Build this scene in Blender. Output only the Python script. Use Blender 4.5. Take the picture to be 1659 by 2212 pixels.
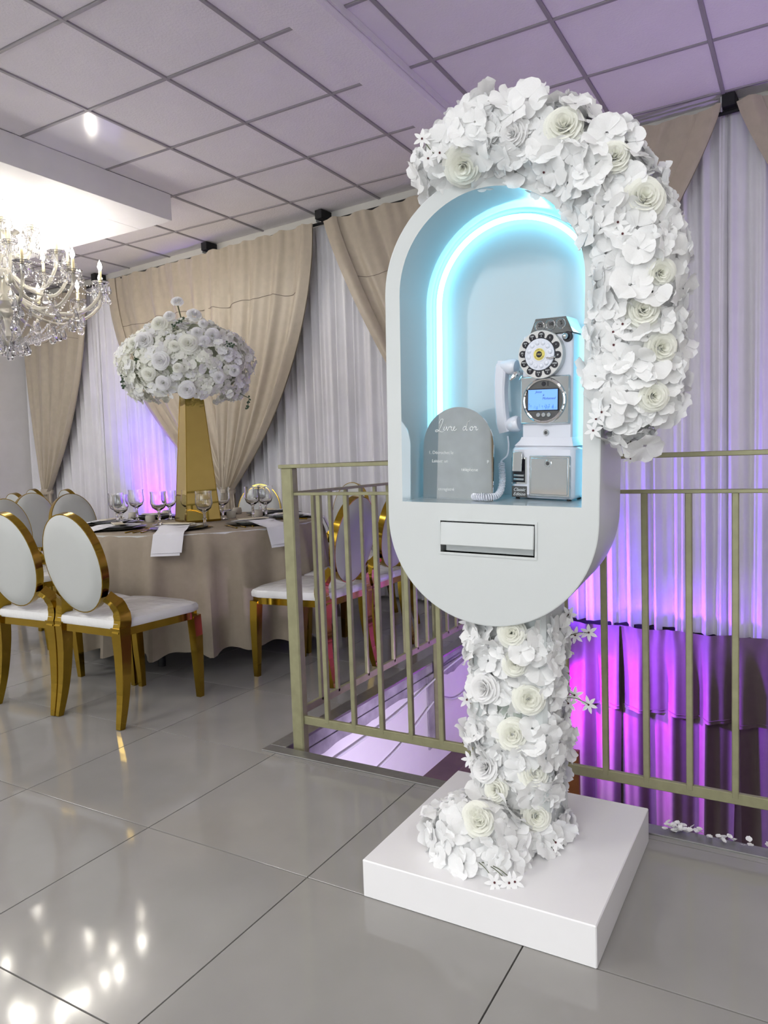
import bpy, math, random
from mathutils import Vector, Matrix, noise
from mathutils.geometry import tessellate_polygon
random.seed(7)
for o in list(bpy.data.objects): bpy.data.objects.remove(o)
S = bpy.context.scene
COL = S.collection
PI = math.pi; R = math.radians

# ------------------------------------------------------------------ camera
CAMH = 1.11
yaw, pitch, roll, FPX = -0.5260964789, -0.0747713533, -0.0354396194, 1587.4212
fw = Vector((math.sin(yaw)*math.cos(pitch), math.cos(yaw)*math.cos(pitch), math.sin(pitch)))
r0 = Vector((math.cos(yaw), -math.sin(yaw), 0)); u0 = r0.cross(fw)
rt = r0*math.cos(roll)+u0*math.sin(roll); up = -r0*math.sin(roll)+u0*math.cos(roll)
cam = bpy.data.cameras.new('camera'); co = bpy.data.objects.new('camera', cam); COL.objects.link(co)
m = Matrix((rt, up, -fw)).transposed().to_4x4(); m.translation = (0, 0, CAMH); co.matrix_world = m
cam.sensor_fit = 'VERTICAL'; cam.sensor_height = 24.0; cam.sensor_width = 18.0
cam.lens = FPX/2212*24.0; cam.clip_start = .05; cam.clip_end = 100
S.camera = co
# ------------------------------------------------------------------ world, exposure, big lights
S.view_settings.view_transform = 'Standard'; S.view_settings.look = 'None'
S.view_settings.gamma = 1.0; S.view_settings.use_curve_mapping = False
S.view_settings.exposure = 1.28
S.cycles.max_bounces = 8; S.cycles.glossy_bounces = 3; S.cycles.transmission_bounces = 8; S.cycles.diffuse_bounces = 4
S.cycles.caustics_reflective = False; S.cycles.caustics_refractive = False; S.cycles.adaptive_threshold = .07
w = bpy.data.worlds.new('world'); S.world = w; w.use_nodes = True
w.node_tree.nodes['Background'].inputs[0].default_value = (.90, .96, 1.0, 1)
w.node_tree.nodes['Background'].inputs[1].default_value = 1.9
def light(name, kind, loc, energy, color=(1, 1, 1), size=.2, aim=None, size_y=None, spot=None, blend=.5):
    l = bpy.data.lights.new(name, kind); l.energy = energy; l.color = color
    if kind == 'AREA':
        l.size = size
        if size_y: l.shape = 'RECTANGLE'; l.size_y = size_y
    else: l.shadow_soft_size = size
    if spot: l.spot_size = R(spot); l.spot_blend = blend
    o = bpy.data.objects.new(name, l); COL.objects.link(o); o.location = loc
    if aim is not None: o.rotation_euler = (Vector(aim)-Vector(loc)).to_track_quat('-Z', 'Y').to_euler()
    return o
# added area lights under the ceiling, unseen fill from behind the photographer
light('ceiling_fill_light', 'AREA', (-3.4, -1.0, 3.03), 28, (1, .97, .93), 1.1, (-3.4, -1.0, 0), 1.1)
light('ceiling_fill_light', 'AREA', (-.6, -1.6, 3.03), 28, (1, .98, .96), 1.1, (-.6, -1.6, 0), 1.1)
light('ceiling_fill_light', 'AREA', (1.3, .2, 3.03), 10, (1, .98, .96), 1.1, (1.3, .2, 0), 1.1)
light('ceiling_fill_light', 'AREA', (-6.2, -.4, 3.03), 28, (1, .97, .93), 1.1, (-6.2, -.4, 0), 1.1)
# coloured party uplights standing by the curtains
VIO = (.19, .04, 1.0); MAG = (.58, .0, 1.0)

# ------------------------------------------------------------------ materials
MATS = {}
def mat(name, col, rough=.5, metal=0., spec=.5, var=.06, scale=8., bump=0., bscale=60., trans=0., emit=None, estr=0., coat=0., ior=1.45, transl=0., sheen=0.):
    if name in MATS: return MATS[name]
    m = bpy.data.materials.new(name); m.use_nodes = True; nt = m.node_tree; N = nt.nodes; L = nt.links
    b = N['Principled BSDF']; MATS[name] = m
    b.inputs['Roughness'].default_value = rough; b.inputs['Metallic'].default_value = metal
    b.inputs['Specular IOR Level'].default_value = spec; b.inputs['IOR'].default_value = ior
    b.inputs['Transmission Weight'].default_value = trans; b.inputs['Coat Weight'].default_value = coat
    b.inputs['Sheen Weight'].default_value = sheen
    tc = N.new('ShaderNodeTexCoord')
    nz = N.new('ShaderNodeTexNoise'); nz.inputs['Scale'].default_value = scale; nz.inputs['Detail'].default_value = 4
    L.new(tc.outputs['Object'], nz.inputs['Vector'])
    rp = N.new('ShaderNodeValToRGB')
    lo = [max(0, c*(1-var)) for c in col[:3]]; hi = [min(1, c*(1+var)) for c in col[:3]]
    rp.color_ramp.elements[0].position = .3; rp.color_ramp.elements[0].color = (*lo, 1)
    rp.color_ramp.elements[1].position = .7; rp.color_ramp.elements[1].color = (*hi, 1)
    L.new(nz.outputs['Fac'], rp.inputs['Fac']); L.new(rp.outputs['Color'], b.inputs['Base Color'])
    if bump:
        n2 = N.new('ShaderNodeTexNoise'); n2.inputs['Scale'].default_value = bscale; n2.inputs['Detail'].default_value = 3
        L.new(tc.outputs['Object'], n2.inputs['Vector'])
        bp = N.new('ShaderNodeBump'); bp.inputs['Strength'].default_value = bump; bp.inputs['Distance'].default_value = .01
        L.new(n2.outputs['Fac'], bp.inputs['Height']); L.new(bp.outputs['Normal'], b.inputs['Normal'])
    if emit:
        b.inputs['Emission Color'].default_value = (*emit, 1); b.inputs['Emission Strength'].default_value = estr
    if transl:
        t = N.new('ShaderNodeBsdfTranslucent'); L.new(rp.outputs['Color'], t.inputs['Color'])
        mx = N.new('ShaderNodeMixShader'); mx.inputs[0].default_value = transl
        L.new(b.outputs[0], mx.inputs[1]); L.new(t.outputs[0], mx.inputs[2])
        L.new(mx.outputs[0], N['Material Output'].inputs['Surface'])
    return m
M_tile = mat('floor_tile', (.305, .297, .283), .085, var=.10, scale=2.2, spec=.5, bump=.02, bscale=5)
M_joint = mat('floor_joint', (.03, .029, .028), .95, spec=.1)
M_ctile = mat('ceiling_tile', (.92, .88, .91), .8, var=.03, scale=3, bump=.25, bscale=90)
M_cbar = mat('ceiling_bar', (.36, .335, .36), .45, var=.03)
M_white = mat('white_paint', (.82, .80, .81), .6, var=.02)
M_cream = mat('cream_paint', (.66, .64, .60), .6, var=.03)
M_lacq = mat('led_tinted_lacquer', (.50, .575, .61), .07, var=.01, spec=.5, bump=.015, bscale=30)  # white lacquer darkened and tinted: niche shade and cyan LED glow in the colour
M_base = mat('white_plinth_lacquer', (.84, .835, .845), .25, var=.01)
M_lacqm = mat('white_satin_lacquer', (.585, .615, .615), .28, var=.01)
M_tan = mat('tan_satin', (.46, .395, .305), .42, var=.05, scale=20, bump=.10, bscale=300, sheen=.25)
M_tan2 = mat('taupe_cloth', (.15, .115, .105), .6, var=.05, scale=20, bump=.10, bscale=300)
M_cloth = mat('beige_tablecloth', (.31, .26, .20), .75, var=.04, scale=30, bump=.12, bscale=400)
M_sheer = mat('white_sheer', (.91, .90, .93), .8, var=.03, scale=6, transl=.15)
M_gold = mat('polished_gold', (.36, .235, .028), .12, 1.0, var=.06)
M_goldm = mat('mirror_gold', (.72, .55, .16), .035, 1.0, var=.02)
M_rail = mat('olive_gold_paint', (.31, .30, .175), .4, .25, var=.10, scale=25)
M_vinyl = mat('white_vinyl', (.47, .485, .475), .38, var=.02, bump=.08, bscale=14)
M_vinylw = mat('wrapped_vinyl', (.66, .66, .66), .16, var=.03, bump=.55, bscale=16)
M_chrome = mat('chrome', (.80, .80, .80), .05, 1.0, var=.02)
M_mirror = mat('mirror_acrylic', (.78, .82, .84), .03, 1.0, var=.01)
M_black = mat('black_gloss', (.015, .013, .02), .25, var=.1)
M_blackm = mat('black_matte', (.012, .012, .013), .7, var=.2)
M_phone = mat('white_abs', (.74, .76, .84), .18, var=.01, coat=.3)
M_yel = mat('yellow_label', (.72, .62, .16), .4)
M_petal = mat('white_petal', (.96, .965, .965), .75, var=.02, scale=14, transl=.28)
M_rose = mat('ivory_rose', (.965, .97, .905), .7, var=.03, scale=20, transl=.32)
M_rosew = mat('white_rose', (.95, .95, .95), .7, var=.03, scale=20, transl=.32)
M_green = mat('dark_leaf', (.05, .085, .05), .6, var=.3)
M_stem = mat('stem', (.10, .12, .06), .6, var=.2)
M_red = mat('dark_stamen', (.09, .02, .025), .6)
M_core = mat('foam_core', (.42, .46, .42), .8)
M_linen = mat('white_linen', (.76, .76, .80), .85, var=.02, bump=.15, bscale=300)
M_plate = mat('charcoal_plate', (.09, .09, .09), .3, var=.1)
M_plate2 = mat('pale_plate', (.62, .63, .62), .25)
M_card = mat('cream_card', (.66, .60, .46), .6)
M_wax = mat('frosted_votive', (.72, .68, .60), .5, transl=.3)
M_glass = mat('crystal', (1, 1, 1), .03, trans=1.0, var=0., ior=1.5)
M_cryst = mat('faceted_crystal', (.97, .97, 1.0), .02, trans=.92, var=.0, ior=1.6, spec=1.0, coat=.6)
M_champ = mat('champagne_glass_arm', (.92, .89, .78), .08, trans=.65, var=.03, coat=.5)
M_bulb = mat('flame_bulb', (1, .97, .9), .3, emit=(1, .95, .86), estr=64)
M_led = mat('led_neon', (.9, 1, 1), .4, emit=(.25, .78, 1.0), estr=2.9)
M_screen = mat('lcd', (.1, .2, .5), .2, emit=(.15, .34, .90), estr=.48)
M_ink = mat('screen_ink', (.02, .05, .2), .5)
M_print = mat('white_print', (.85, .89, .90), .6)
M_alu = mat('brushed_aluminium', (.30, .30, .29), .35, .7, var=.08, scale=40)
M_wood = mat('orange_wood', (.32, .13, .04), .5, var=.2)
M_brown = mat('brown_stair_carpet', (.17, .12, .11), .9, var=.1)
M_peel = mat('peeling_plaster', (.36, .33, .38), .9, var=.3, scale=9, bump=.4, bscale=20)
M_cable = mat('white_cable', (.74, .74, .76), .5)
M_gloss = mat('glossy_light_panel', (.96, .93, 1.0), .16, var=.02, spec=.9, coat=1)
M_par = mat('uplight_lens_violet', (.3, .1, .9), .3, emit=(.35, .05, 1), estr=14)

# ------------------------------------------------------------------ mesh helpers
def basis(z, x=None):
    z = Vector(z).normalized()
    if x is None: x = Vector((1, 0, 0)) if abs(z.x) < .9 else Vector((0, 1, 0))
    x = Vector(x); x = (x-z*x.dot(z)).normalized(); y = z.cross(x)
    return Matrix((x, y, z)).transposed()
class MB:
    def __init__(s): s.v = []; s.f = []
    def add(s, vs, fs):
        n = len(s.v); s.v += [tuple(v) for v in vs]; s.f += [tuple(i+n for i in f) for f in fs]; return s
    def box(s, x0, x1, y0, y1, z0, z1, M=None):
        vs = [Vector((x, y, z)) for x in (x0, x1) for y in (y0, y1) for z in (z0, z1)]
        if M: vs = [M @ v for v in vs]
        return s.add(vs, [(0, 1, 3, 2), (4, 6, 7, 5), (0, 4, 5, 1), (2, 3, 7, 6), (0, 2, 6, 4), (1, 5, 7, 3)])
    def bbox(s, x0, x1, y0, y1, z0, z1, b=.004, M=None):
        # box with a chamfer on every edge
        vs = []; ix = {}
        X = (x0, x1); Y = (y0, y1); Z = (z0, z1)
        for i in (0, 1):
            for j in (0, 1):
                for k in (0, 1):
                    c = Vector((X[i], Y[j], Z[k])); d = Vector(((1, -1)[i], (1, -1)[j], (1, -1)[k]))*b
                    for a in range(3):
                        p = c+d; p[a] = c[a]; ix[i, j, k, a] = len(vs); vs.append(p)
        fs = []
        for a in range(3):
            for e in (0, 1):
                q = []
                for (p, r_) in ((0, 0), (1, 0), (1, 1), (0, 1)):
                    t = [p, r_]; t.insert(a, e); q.append(ix[(*t, a)])
                fs.append(q if (e == 1) == (a != 1) else q[::-1])
        for a in range(3):
            b1, b2 = [k for k in range(3) if k != a]
            for p in (0, 1):
                for r_ in (0, 1):
                    t0 = [0]*3; t1 = [0]*3; t1[a] = 1; t0[b1] = t1[b1] = p; t0[b2] = t1[b2] = r_
                    fs.append((ix[(*t0, b1)], ix[(*t1, b1)], ix[(*t1, b2)], ix[(*t0, b2)]))
        for i in (0, 1):
            for j in (0, 1):
                for k in (0, 1): fs.append(tuple(ix[i, j, k, a] for a in range(3)))
        if M: vs = [M @ v for v in vs]
        return s.add(vs, fs)
    def tube(s, pts, rad, n=8, cap=True, closed=False, prof=None, ref=None):
        pts = [Vector(p) for p in pts]; K = len(pts); vs = []; fs = []
        rd = rad if isinstance(rad, (list, tuple)) else [rad]*K
        x = Vector(ref) if ref else None
        for i, p in enumerate(pts):
            if closed: t = pts[(i+1) % K]-pts[i-1]
            else: t = pts[min(i+1, K-1)]-pts[max(i-1, 0)]
            if t.length < 1e-9: t = Vector((0, 0, 1))
            B = basis(t, x); x = B.col[0].copy()
            for k in range(n):
                if prof: a, b = prof[k]; a *= rd[i]; b *= rd[i]
                else: a = rd[i]*math.cos(2*PI*k/n); b = rd[i]*math.sin(2*PI*k/n)
                vs.append(p+B.col[0]*a+B.col[1]*b)
        for i in range(K if closed else K-1):
            for k in range(n):
                j = (i+1) % K
                fs.append((i*n+k, i*n+(k+1) % n, j*n+(k+1) % n, j*n+k))
        if cap and not closed:
            fs.append(tuple(range(n))[::-1]); fs.append(tuple((K-1)*n+k for k in range(n)))
        return s.add(vs, fs)
    def lathe(s, prof, n=20, M=None, cap=True):
        vs = []; fs = []
        for (r_, z) in prof:
            for k in range(n): vs.append(Vector((r_*math.cos(2*PI*k/n), r_*math.sin(2*PI*k/n), z)))
        for i in range(len(prof)-1):
            for k in range(n): fs.append((i*n+k, i*n+(k+1) % n, (i+1)*n+(k+1) % n, (i+1)*n+k))
        if cap:
            if prof[0][0] > 1e-6: fs.append(tuple(range(n))[::-1])
            if prof[-1][0] > 1e-6: fs.append(tuple((len(prof)-1)*n+k for k in range(n)))
        if M: vs = [M @ v for v in vs]
        return s.add(vs, fs)
    def grid(s, fn, nu, nv, M=None, wrap=False):
        vs = []; fs = []
        cu = nu if wrap else nu+1
        for i in range(cu):
            for j in range(nv+1): vs.append(Vector(fn(i/nu, j/nv)))
        for i in range(nu):
            for j in range(nv):
                a = i*(nv+1)+j; b = ((i+1) % cu)*(nv+1)+j
                fs.append((a, b, b+1, a+1))
        if M: vs = [M @ v for v in vs]
        return s.add(vs, fs)
    def prism(s, poly, d0, d1, M=None, holes=()):
        # polygon in (x,z), extruded along y from d0 (front) to d1
        loops = [list(poly)]+[list(h) for h in holes]
        flat = [p for l in loops for p in l]; n = len(flat)
        tris = tessellate_polygon([[Vector((p[0], p[1], 0)) for p in l] for l in loops])
        vs = [Vector((p[0], d0, p[1])) for p in flat]+[Vector((p[0], d1, p[1])) for p in flat]
        fs = [tuple(t) for t in tris]+[tuple(i+n for i in t[::-1]) for t in tris]
        o = 0
        for l in loops:
            K = len(l)
            for k in range(K): a = o+k; b = o+(k+1) % K; fs.append((a, b, b+n, a+n))
            o += K
        if M: vs = [M @ v for v in vs]
        return s.add(vs, fs)
    def data(s, name, material, smooth=True, sharp=True):
        me = bpy.data.meshes.new(name); me.from_pydata(s.v, [], s.f); me.materials.append(material)
        me.validate(); me.update()
        import bmesh
        bm = bmesh.new(); bm.from_mesh(me); bmesh.ops.recalc_face_normals(bm, faces=bm.faces)
        if smooth:
            for f in bm.faces: f.smooth = True
            for e in (bm.edges if sharp else ()):
                if len(e.link_faces) == 2 and e.calc_face_angle(0) > R(38): e.smooth = False
        bm.to_mesh(me); bm.free()
        return me
    def build(s, name, material, parent=None, smooth=True, M=None, world=False, sharp=True):
        o = bpy.data.objects.new(name, s.data(name, material, smooth, sharp)); return link(o, parent, M, world)
def link(o, parent=None, M=None, world=False):
    COL.objects.link(o)
    if parent is not None:
        o.parent = parent
        if world: o.matrix_parent_inverse = WORLD(parent).inverted()
    if M is not None: o.matrix_basis = M
    return o
def WORLD(o):
    mm = o.matrix_basis.copy()
    if o.parent: mm = WORLD(o.parent) @ o.matrix_parent_inverse @ mm
    return mm
def inst(me, name, parent=None, M=None, world=False):
    return link(bpy.data.objects.new(name, me), parent, M, world)
def empty(name, loc=(0, 0, 0), rz=0., M=None):
    o = bpy.data.objects.new(name, None); COL.objects.link(o); o.empty_display_size = .1
    o.matrix_basis = M if M is not None else Matrix.Translation(loc) @ Matrix.Rotation(rz, 4, 'Z')
    return o
def tag(o, label, cat, group=None):
    o['label'] = label; o['category'] = cat
    if group: o['group'] = group
    return o
def struct(o, label=None):
    o['kind'] = 'structure'
    if label: o['label'] = label
    return o
def copy_tree(o, parent=None):
    c_ = o.copy(); COL.objects.link(c_)
    if parent is not None: c_.parent = parent
    for ch in list(o.children): copy_tree(ch, c_)
    return c_
def text(body, size, material, name, parent, M, ext=.0004, shear=0., align='CENTER', world=False):
    cu = bpy.data.curves.new(name, 'FONT'); cu.body = body; cu.size = size; cu.extrude = ext; cu.shear = shear
    cu.align_x = align; cu.align_y = 'CENTER'; cu.resolution_u = 3
    t = bpy.data.objects.new(name, cu); COL.objects.link(t)
    bpy.context.view_layer.update()
    me = bpy.data.meshes.new_from_object(t.evaluated_get(bpy.context.evaluated_depsgraph_get()))
    bpy.data.objects.remove(t); me.materials.clear(); me.materials.append(material); me.name = name
    return inst(me, name, parent, M, world)
def spline(pts, k=6):
    P = [Vector(p) for p in pts]; out = []
    for i in range(len(P)-1):
        a = P[max(i-1, 0)]; b = P[i]; c_ = P[i+1]; d = P[min(i+2, len(P)-1)]
        for j in range(k):
            t = j/k
            out.append(.5*((2*b)+(c_-a)*t+(2*a-5*b+4*c_-d)*t*t+(3*b-a-3*c_+d)*t**3))
    out.append(P[-1]); return out
def Tm(x, y, z): return Matrix.Translation((x, y, z))
def Rx(a): return Matrix.Rotation(a, 4, 'X')
def Ry(a): return Matrix.Rotation(a, 4, 'Y')
def Rz(a): return Matrix.Rotation(a, 4, 'Z')

# ------------------------------------------------------------------ the room
CZ = 3.054
OX, OY = -1.752, 2.15          # corner of the stair opening
floor = struct(MB().box(-8, OX-.012, -6, 5.6, -.06, -.012).box(OX-.012, 2.5, -6, OY-.01, -.06, -.012).box(OX-.012, 2.5, 4.78, 5.6, -.06, -.012).build('floor', M_joint, smooth=False), 'grey tiled hall floor')
T = .6; gx, gy = -1.752, 1.507
tile_cache = {}
def tile(x0, x1, y0, y1):
    w_, h_ = round(x1-x0, 4), round(y1-y0, 4)
    if (w_, h_) not in tile_cache: tile_cache[w_, h_] = MB().bbox(0, w_, 0, h_, -.012, 0, .0004).data('tile', M_tile, False)
    inst(tile_cache[w_, h_], 'tile', floor, Tm(x0, y0, 0))
g = .0036
for i in range(-11, 6):
    for j in range(-5, 7):
        x0, x1 = gx+i*T+g/2, gx+(i+1)*T-g/2; y0, y1 = gy+j*T+g/2, gy+(j+1)*T-g/2
        if y1 < -1.2 or x1 < -7.9: continue
        if x1 > OX+.01 and y1 > OY:
            if y0 < OY-.02: tile(x0, x1, y0, OY-.002)
            continue
        if y1 > 5.4: y1 = 5.4
        tile(x0, x1, y0, y1)
struct(MB().box(-8, 2.5, -6, -1.1, -.012, 0).build('floor_far', M_tile, floor, smooth=False))
# ceiling, 60 cm lay-in tiles with exposed bars
ceiling = struct(MB().box(-8, 2.5, -6, 5.6, CZ+.03, CZ+.1).build('ceiling', M_ctile, smooth=False), 'suspended ceiling of grey lay-in tiles')
cx, cy = -2.829, 2.239
SOX, SOY = -4.01, 4.0      # soffit outer corner
ct_me = MB().bbox(0, T-.018, 0, T-.018, .005, .028, .003).data('ceiling_tile', M_ctile, False)
for i in range(-9, 8):
    for j in range(-6, 6):
        x0 = cx+i*T+.009; y0 = cy+j*T+.009
        if x0+T < -7.85 or y0+T > 5.75: continue
        if x0+T < SOX-.05 and y0+T < SOY-.05: continue
        o = inst(ct_me, 'ceiling_tile', ceiling, Tm(x0, y0, CZ))
        if abs(x0-(cx-2*T)) < .05 and abs(y0-(cy+T)) < .05: o.data = MB().bbox(0, T-.020, 0, T-.020, .002, .026, .002).data('light_panel', M_gloss, False); o.name = 'light_panel'; o['label'] = 'glossy translucent light panel among the ceiling tiles'
for i in range(-9, 9):
    x = cx+i*T
    if x > 2.3 or x < -7.85: continue
    MB().bbox(x-.0095, x+.0095, -3.4, 5.3, CZ-.002, CZ+.026, .001).build('grid_bar', M_cbar, ceiling, False)
for j in range(-6, 6):
    y = cy+j*T
    MB().bbox(-7.85, 2.4, y-.0085, y+.0085, CZ-.001, CZ+.024, .001).build('grid_bar', M_cbar, ceiling, False)
beam = struct(MB().bbox(-1.97, -1.766, -4, 5.15, 2.985, CZ+.01, .002).build('ceiling_beam', M_ctile, smooth=False), 'boxed beam running across the ceiling')
MB().bbox(-1.764, -1.752, -4, 5.1, CZ-.03, CZ+.004, .001).build('side_strip', M_white, beam, False)
# dropped white soffit with a recess, above the chandelier
sz = 2.868; sx0, sy0 = -6.3, 1.4; ix0, ix1, iy0, iy1 = -5.95, -4.34, 1.75, 3.68
sof = struct(MB().bbox(sx0, ix0, sy0, SOY, sz, CZ, .003).bbox(ix1, SOX, sy0, SOY, sz, CZ, .003).bbox(ix0, ix1, sy0, iy0, sz, CZ, .003).bbox(ix0, ix1, iy1, SOY, sz, CZ, .003).build('ceiling_soffit', M_white, smooth=False), 'white dropped ceiling frame around the chandelier')
MB().box(ix0-.02, ix1+.02, iy0-.02, iy1+.02, CZ-.03, CZ-.02).build('recess_panel', M_white, sof, False)
# rear wall line behind the curtains runs slightly askew
WA = math.atan2(-.078, 1.0)
WM = Tm(-3.35, 4.92, 0) @ Rz(WA)        # local x along wall, y away from camera
def wx(x): return (x+3.35)/math.cos(WA)
wall_back = struct(MB().box(-4.8, 6.5, .12, .24, -2.2, CZ+.05).build('wall_back', M_cream, smooth=False, M=WM), 'cream wall behind the curtains')
wall_left = struct(MB().box(-7.97, -7.82, -6, 5.6, -.2, CZ+.05).build('wall_left', M_white, smooth=False), 'plain white side wall')
wall_right = struct(MB().box(2.45, 2.6, -6, 5.2, -2.2, CZ+.05).build('wall_right', M_cream, smooth=False), 'cream wall on the far right')
struct(MB().bbox(-4.5, 6.2, .09, .12, CZ-.05, CZ+.005, .002).build('trim_1', M_cream, smooth=False, M=WM), 'cream cornice strip above the curtains')
# glazed wall behind the photographer: posts and head of the big windows
wf = MB()
for x in (-7.4, -5.4, -2.9, -1.4, .6, 2.4): wf.bbox(x-.09, x+.09, -4.6, -4.48, 0, CZ, .004)
wf.bbox(-7.5, 2.5, -4.6, -4.48, 2.75, CZ, .004).bbox(-7.5, 2.5, -4.6, -4.48, 0, .25, .004)
struct(MB().bbox(-5.3, -3.48, -4.7, -4.61, 0, CZ, .004).build('wall_reflection_pier', mat('reflection_pier_grey', (.60, .66, .68), .6), smooth=False), 'grey pier added behind the camera for the mirror sign to reflect')  # unseen pier, added so the mirror sign reflects grey instead of bright window
win = struct(wf.build('window_1', M_cream, smooth=False), 'window frames of the glazed wall')
for x0, x1 in ((-6.3, -5.35), (-3.63, -3.52), (-.2, .5)):  # drapes added out of view for the chrome and mirror to reflect
    MB().grid(lambda u, v: (x0+u*(x1-x0), -4.38+.03*math.sin(u*(x1-x0)*38), 2.8-2.75*v), 40, 3).build('added_drape', mat('reflection_drape', (.20, .13, .045), .6), win)
# stair opening: plaster side wall, kickers, steps
ws = struct(MB().box(OX-.20, OX-.001, OY-.1, 4.8, -.575, -.085).build('wall_stairwell', M_white, smooth=False), 'white plaster wall inside the stair opening')
MB().box(OX-.2, OX-.006, OY-.1, 4.8, -.085, -.013).build('slab_edge', M_peel, ws, False)
peel = MB()
n_ = 60
top = []; bot = []
for k in range(n_+1):
    y = OY-.05+k*(4.75-OY)/n_
    top.append((OX+.001, y, -.06)); bot.append((OX+.001, y, -.105-.03*noise.noise(Vector((y*3.1, 0, 1)))-.012*noise.noise(Vector((y*14, 0, 3)))))
peel.add(top+bot, [(k, k+1, n_+2+k, n_+1+k) for k in range(n_)]).build('peeled_band', M_peel, ws, False)
struct(MB().box(-1.9, 2.5, OY-.3, OY-.02, -2.2, -.02).build('wall_stair_front', M_peel, smooth=False), 'rough plaster below the front edge of the opening')
stairs = struct(empty('stair_steps', (-1.75, 3.5, -.575)), 'brown carpeted steps going down')
for k in range(9):
    z = -.575-.17*k; x = -1.95+.30*k
    MB().bbox(x, x+.34, 2.05, 3.93, z-.17, z, .004).build('step', M_brown, stairs, False, world=True)
MB().bbox(-1.75, -1.1, 3.95, 3.98, -.9, -.56, .002).build('riser_board', M_wood, stairs, False, world=True)
struct(MB().box(-3, 2.5, 2.0, 5, -2.3, -2.2).build('floor_lower', M_brown, smooth=False), 'floor at the foot of the stairs')
# metal edging of the opening
struct(MB().bbox(-1.82, 2.5, 2.13, 2.185, -.006, .005, .0015).build('trim_2', M_alu, smooth=False), 'brushed metal edging along the front of the stair opening')
struct(MB().bbox(-1.82, -1.745, 2.185, 4.75, -.006, .005, .0015).build('trim_3', M_alu, smooth=False), 'brushed metal edging along the side of the stair opening')
# ------------------------------------------------------------------ railing
def bar(mb, p, q, hw, hd=None):
    p = Vector(p); q = Vector(q); hd = hd or hw
    d = q-p; L_ = d.length
    ref = Vector((1, 0, 0)) if abs(d.normalized().x) < .5 else Vector((0, 1, 0))
    B = basis(d, ref).to_4x4(); B.translation = p
    mb.bbox(-hw, hw, -hd, hd, 0, L_, min(hw, hd)*.25, B); return mb
ry = 2.225; rx = -1.70
rail = tag(empty('stair_railing', (-.6, ry, 0)), 'olive gold metal railing with thin upright bars behind the white booth', 'railing', 'stair railings')
def rpart(nm, p, q, hw, hd, par): bar(MB(), p, q, hw, hd).build(nm, M_rail, par, False, world=True)
rpart('top_rail', (-1.735, ry, 1.087), (2.3, ry, 1.087), .022, .007, rail)
rpart('middle_rail', (-1.70, ry, .983), (2.3, ry, .983), .012, .0055, rail)
rpart('bottom_rail', (-1.70, ry, .112), (2.3, ry, .112), .008, .016, rail)
for x in (-.76, .62): rpart('post', (x, ry, -.04), (x, ry, 1.08), .018, .018, rail)
for x in [-1.569+.1195*k for k in range(7)]+[-.655+.12*k for k in range(11)]+[.74+.12*k for k in range(12)]:
    rpart('upright_bar', (x, ry, .112), (x, ry, .983), .009, .009, rail)
rail2 = tag(empty('stair_railing', (rx, 3.4, 0)), 'olive gold metal railing running back from the corner post beside the table', 'railing', 'stair railings')
rpart('corner_post', (rx, ry, -.05), (rx, ry, 1.082), .026, .020, rail2)
rpart('top_rail', (rx, ry, 1.087), (rx, 4.75, 1.087), .018, .006, rail2)
rpart('middle_rail', (rx, ry, .985), (rx, 4.75, .985), .011, .0055, rail2)
rpart('bottom_rail', (rx, ry, .14), (rx, 4.75, .14), .008, .015, rail2)
for y in [2.372+.1195*k for k in range(20)]:
    if abs(y-3.49) > .04: rpart('upright_bar', (rx, y, .14), (rx, y, .985), .008, .008, rail2)
rpart('wall_post', (OX+.03, 3.49, -.45), (OX+.03, 3.49, 1.08), .022, .022, rail2)
MB().bbox(OX+.0, OX+.008, 3.40, 3.58, -.46, -.06, .001).build('mounting_plate', M_peel, rail2, False, world=True)
# white cables clipped along the stair wall
def cable(pts, label): tag(MB().tube(spline(pts, 8), .006, 6).build('cable', M_cable), label, 'cable', 'white cables on the stair wall')
X_ = OX+.012
cable([(X_, 2.18, -.16), (X_, 2.5, -.165), (X_, 3.0, -.15), (X_, 3.42, -.10), (X_+.02, 3.6, -.06), (X_, 4.2, -.04), (X_, 4.7, .0)], 'upper white cable running along the stair wall')
cable([(X_, 2.45, -.42), (X_, 2.75, -.36), (X_, 3.1, -.31), (X_, 3.45, -.21)], 'lower white cable sagging along the stair wall before the post')
cable([(X_, 3.52, -.20), (X_, 3.75, -.28), (X_, 4.1, -.24), (X_, 4.6, -.12)], 'short white cable looping beyond the wall post')

# ------------------------------------------------------------------ curtains
def pleat(x, f, seed): return math.sin(x*f+1.7*math.sin(x*f*.23+seed))+.45*math.sin(x*f*1.93+seed*2)
def sheer(x0, x1, z0, z1, label, seed):
    def fn(a, b):
        x = x0+a*(x1-x0); z = z1+(z0-z1)*b
        amp = .012+.013*min(1, b*3)
        return (x+.008*math.sin(x*31+b*2), .055+amp*pleat(x, 58, seed)+.006*math.sin(b*5+x*4), z)
    o = MB().grid(fn, int((x1-x0)*170), 10).build('sheer_curtain', M_sheer, M=WM, sharp=False)
    return tag(o, label, 'curtain', 'white sheer curtains')
ZT = 2.955
sheer(wx(-7.75), wx(-6.35), .02, ZT, 'white sheer curtain behind the leftmost tan drape', 1)
sheer(wx(-6.40), wx(-4.7), .02, ZT, 'white sheer curtain glowing violet left of the tall gold vase', 2)
sheer(wx(-4.76), wx(-3.32), .02, ZT, 'white sheer curtain right behind the big flower bouquet', 3)
sheer(wx(-3.38), wx(-1.85), .02, ZT, 'grey white sheer curtain between the corner railing post and the booth', 4)
sheer(wx(-1.90), wx(-.42), -.03, ZT+.03, 'white sheer curtain hanging behind the booth flowers, violet at its foot', 5)
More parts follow.
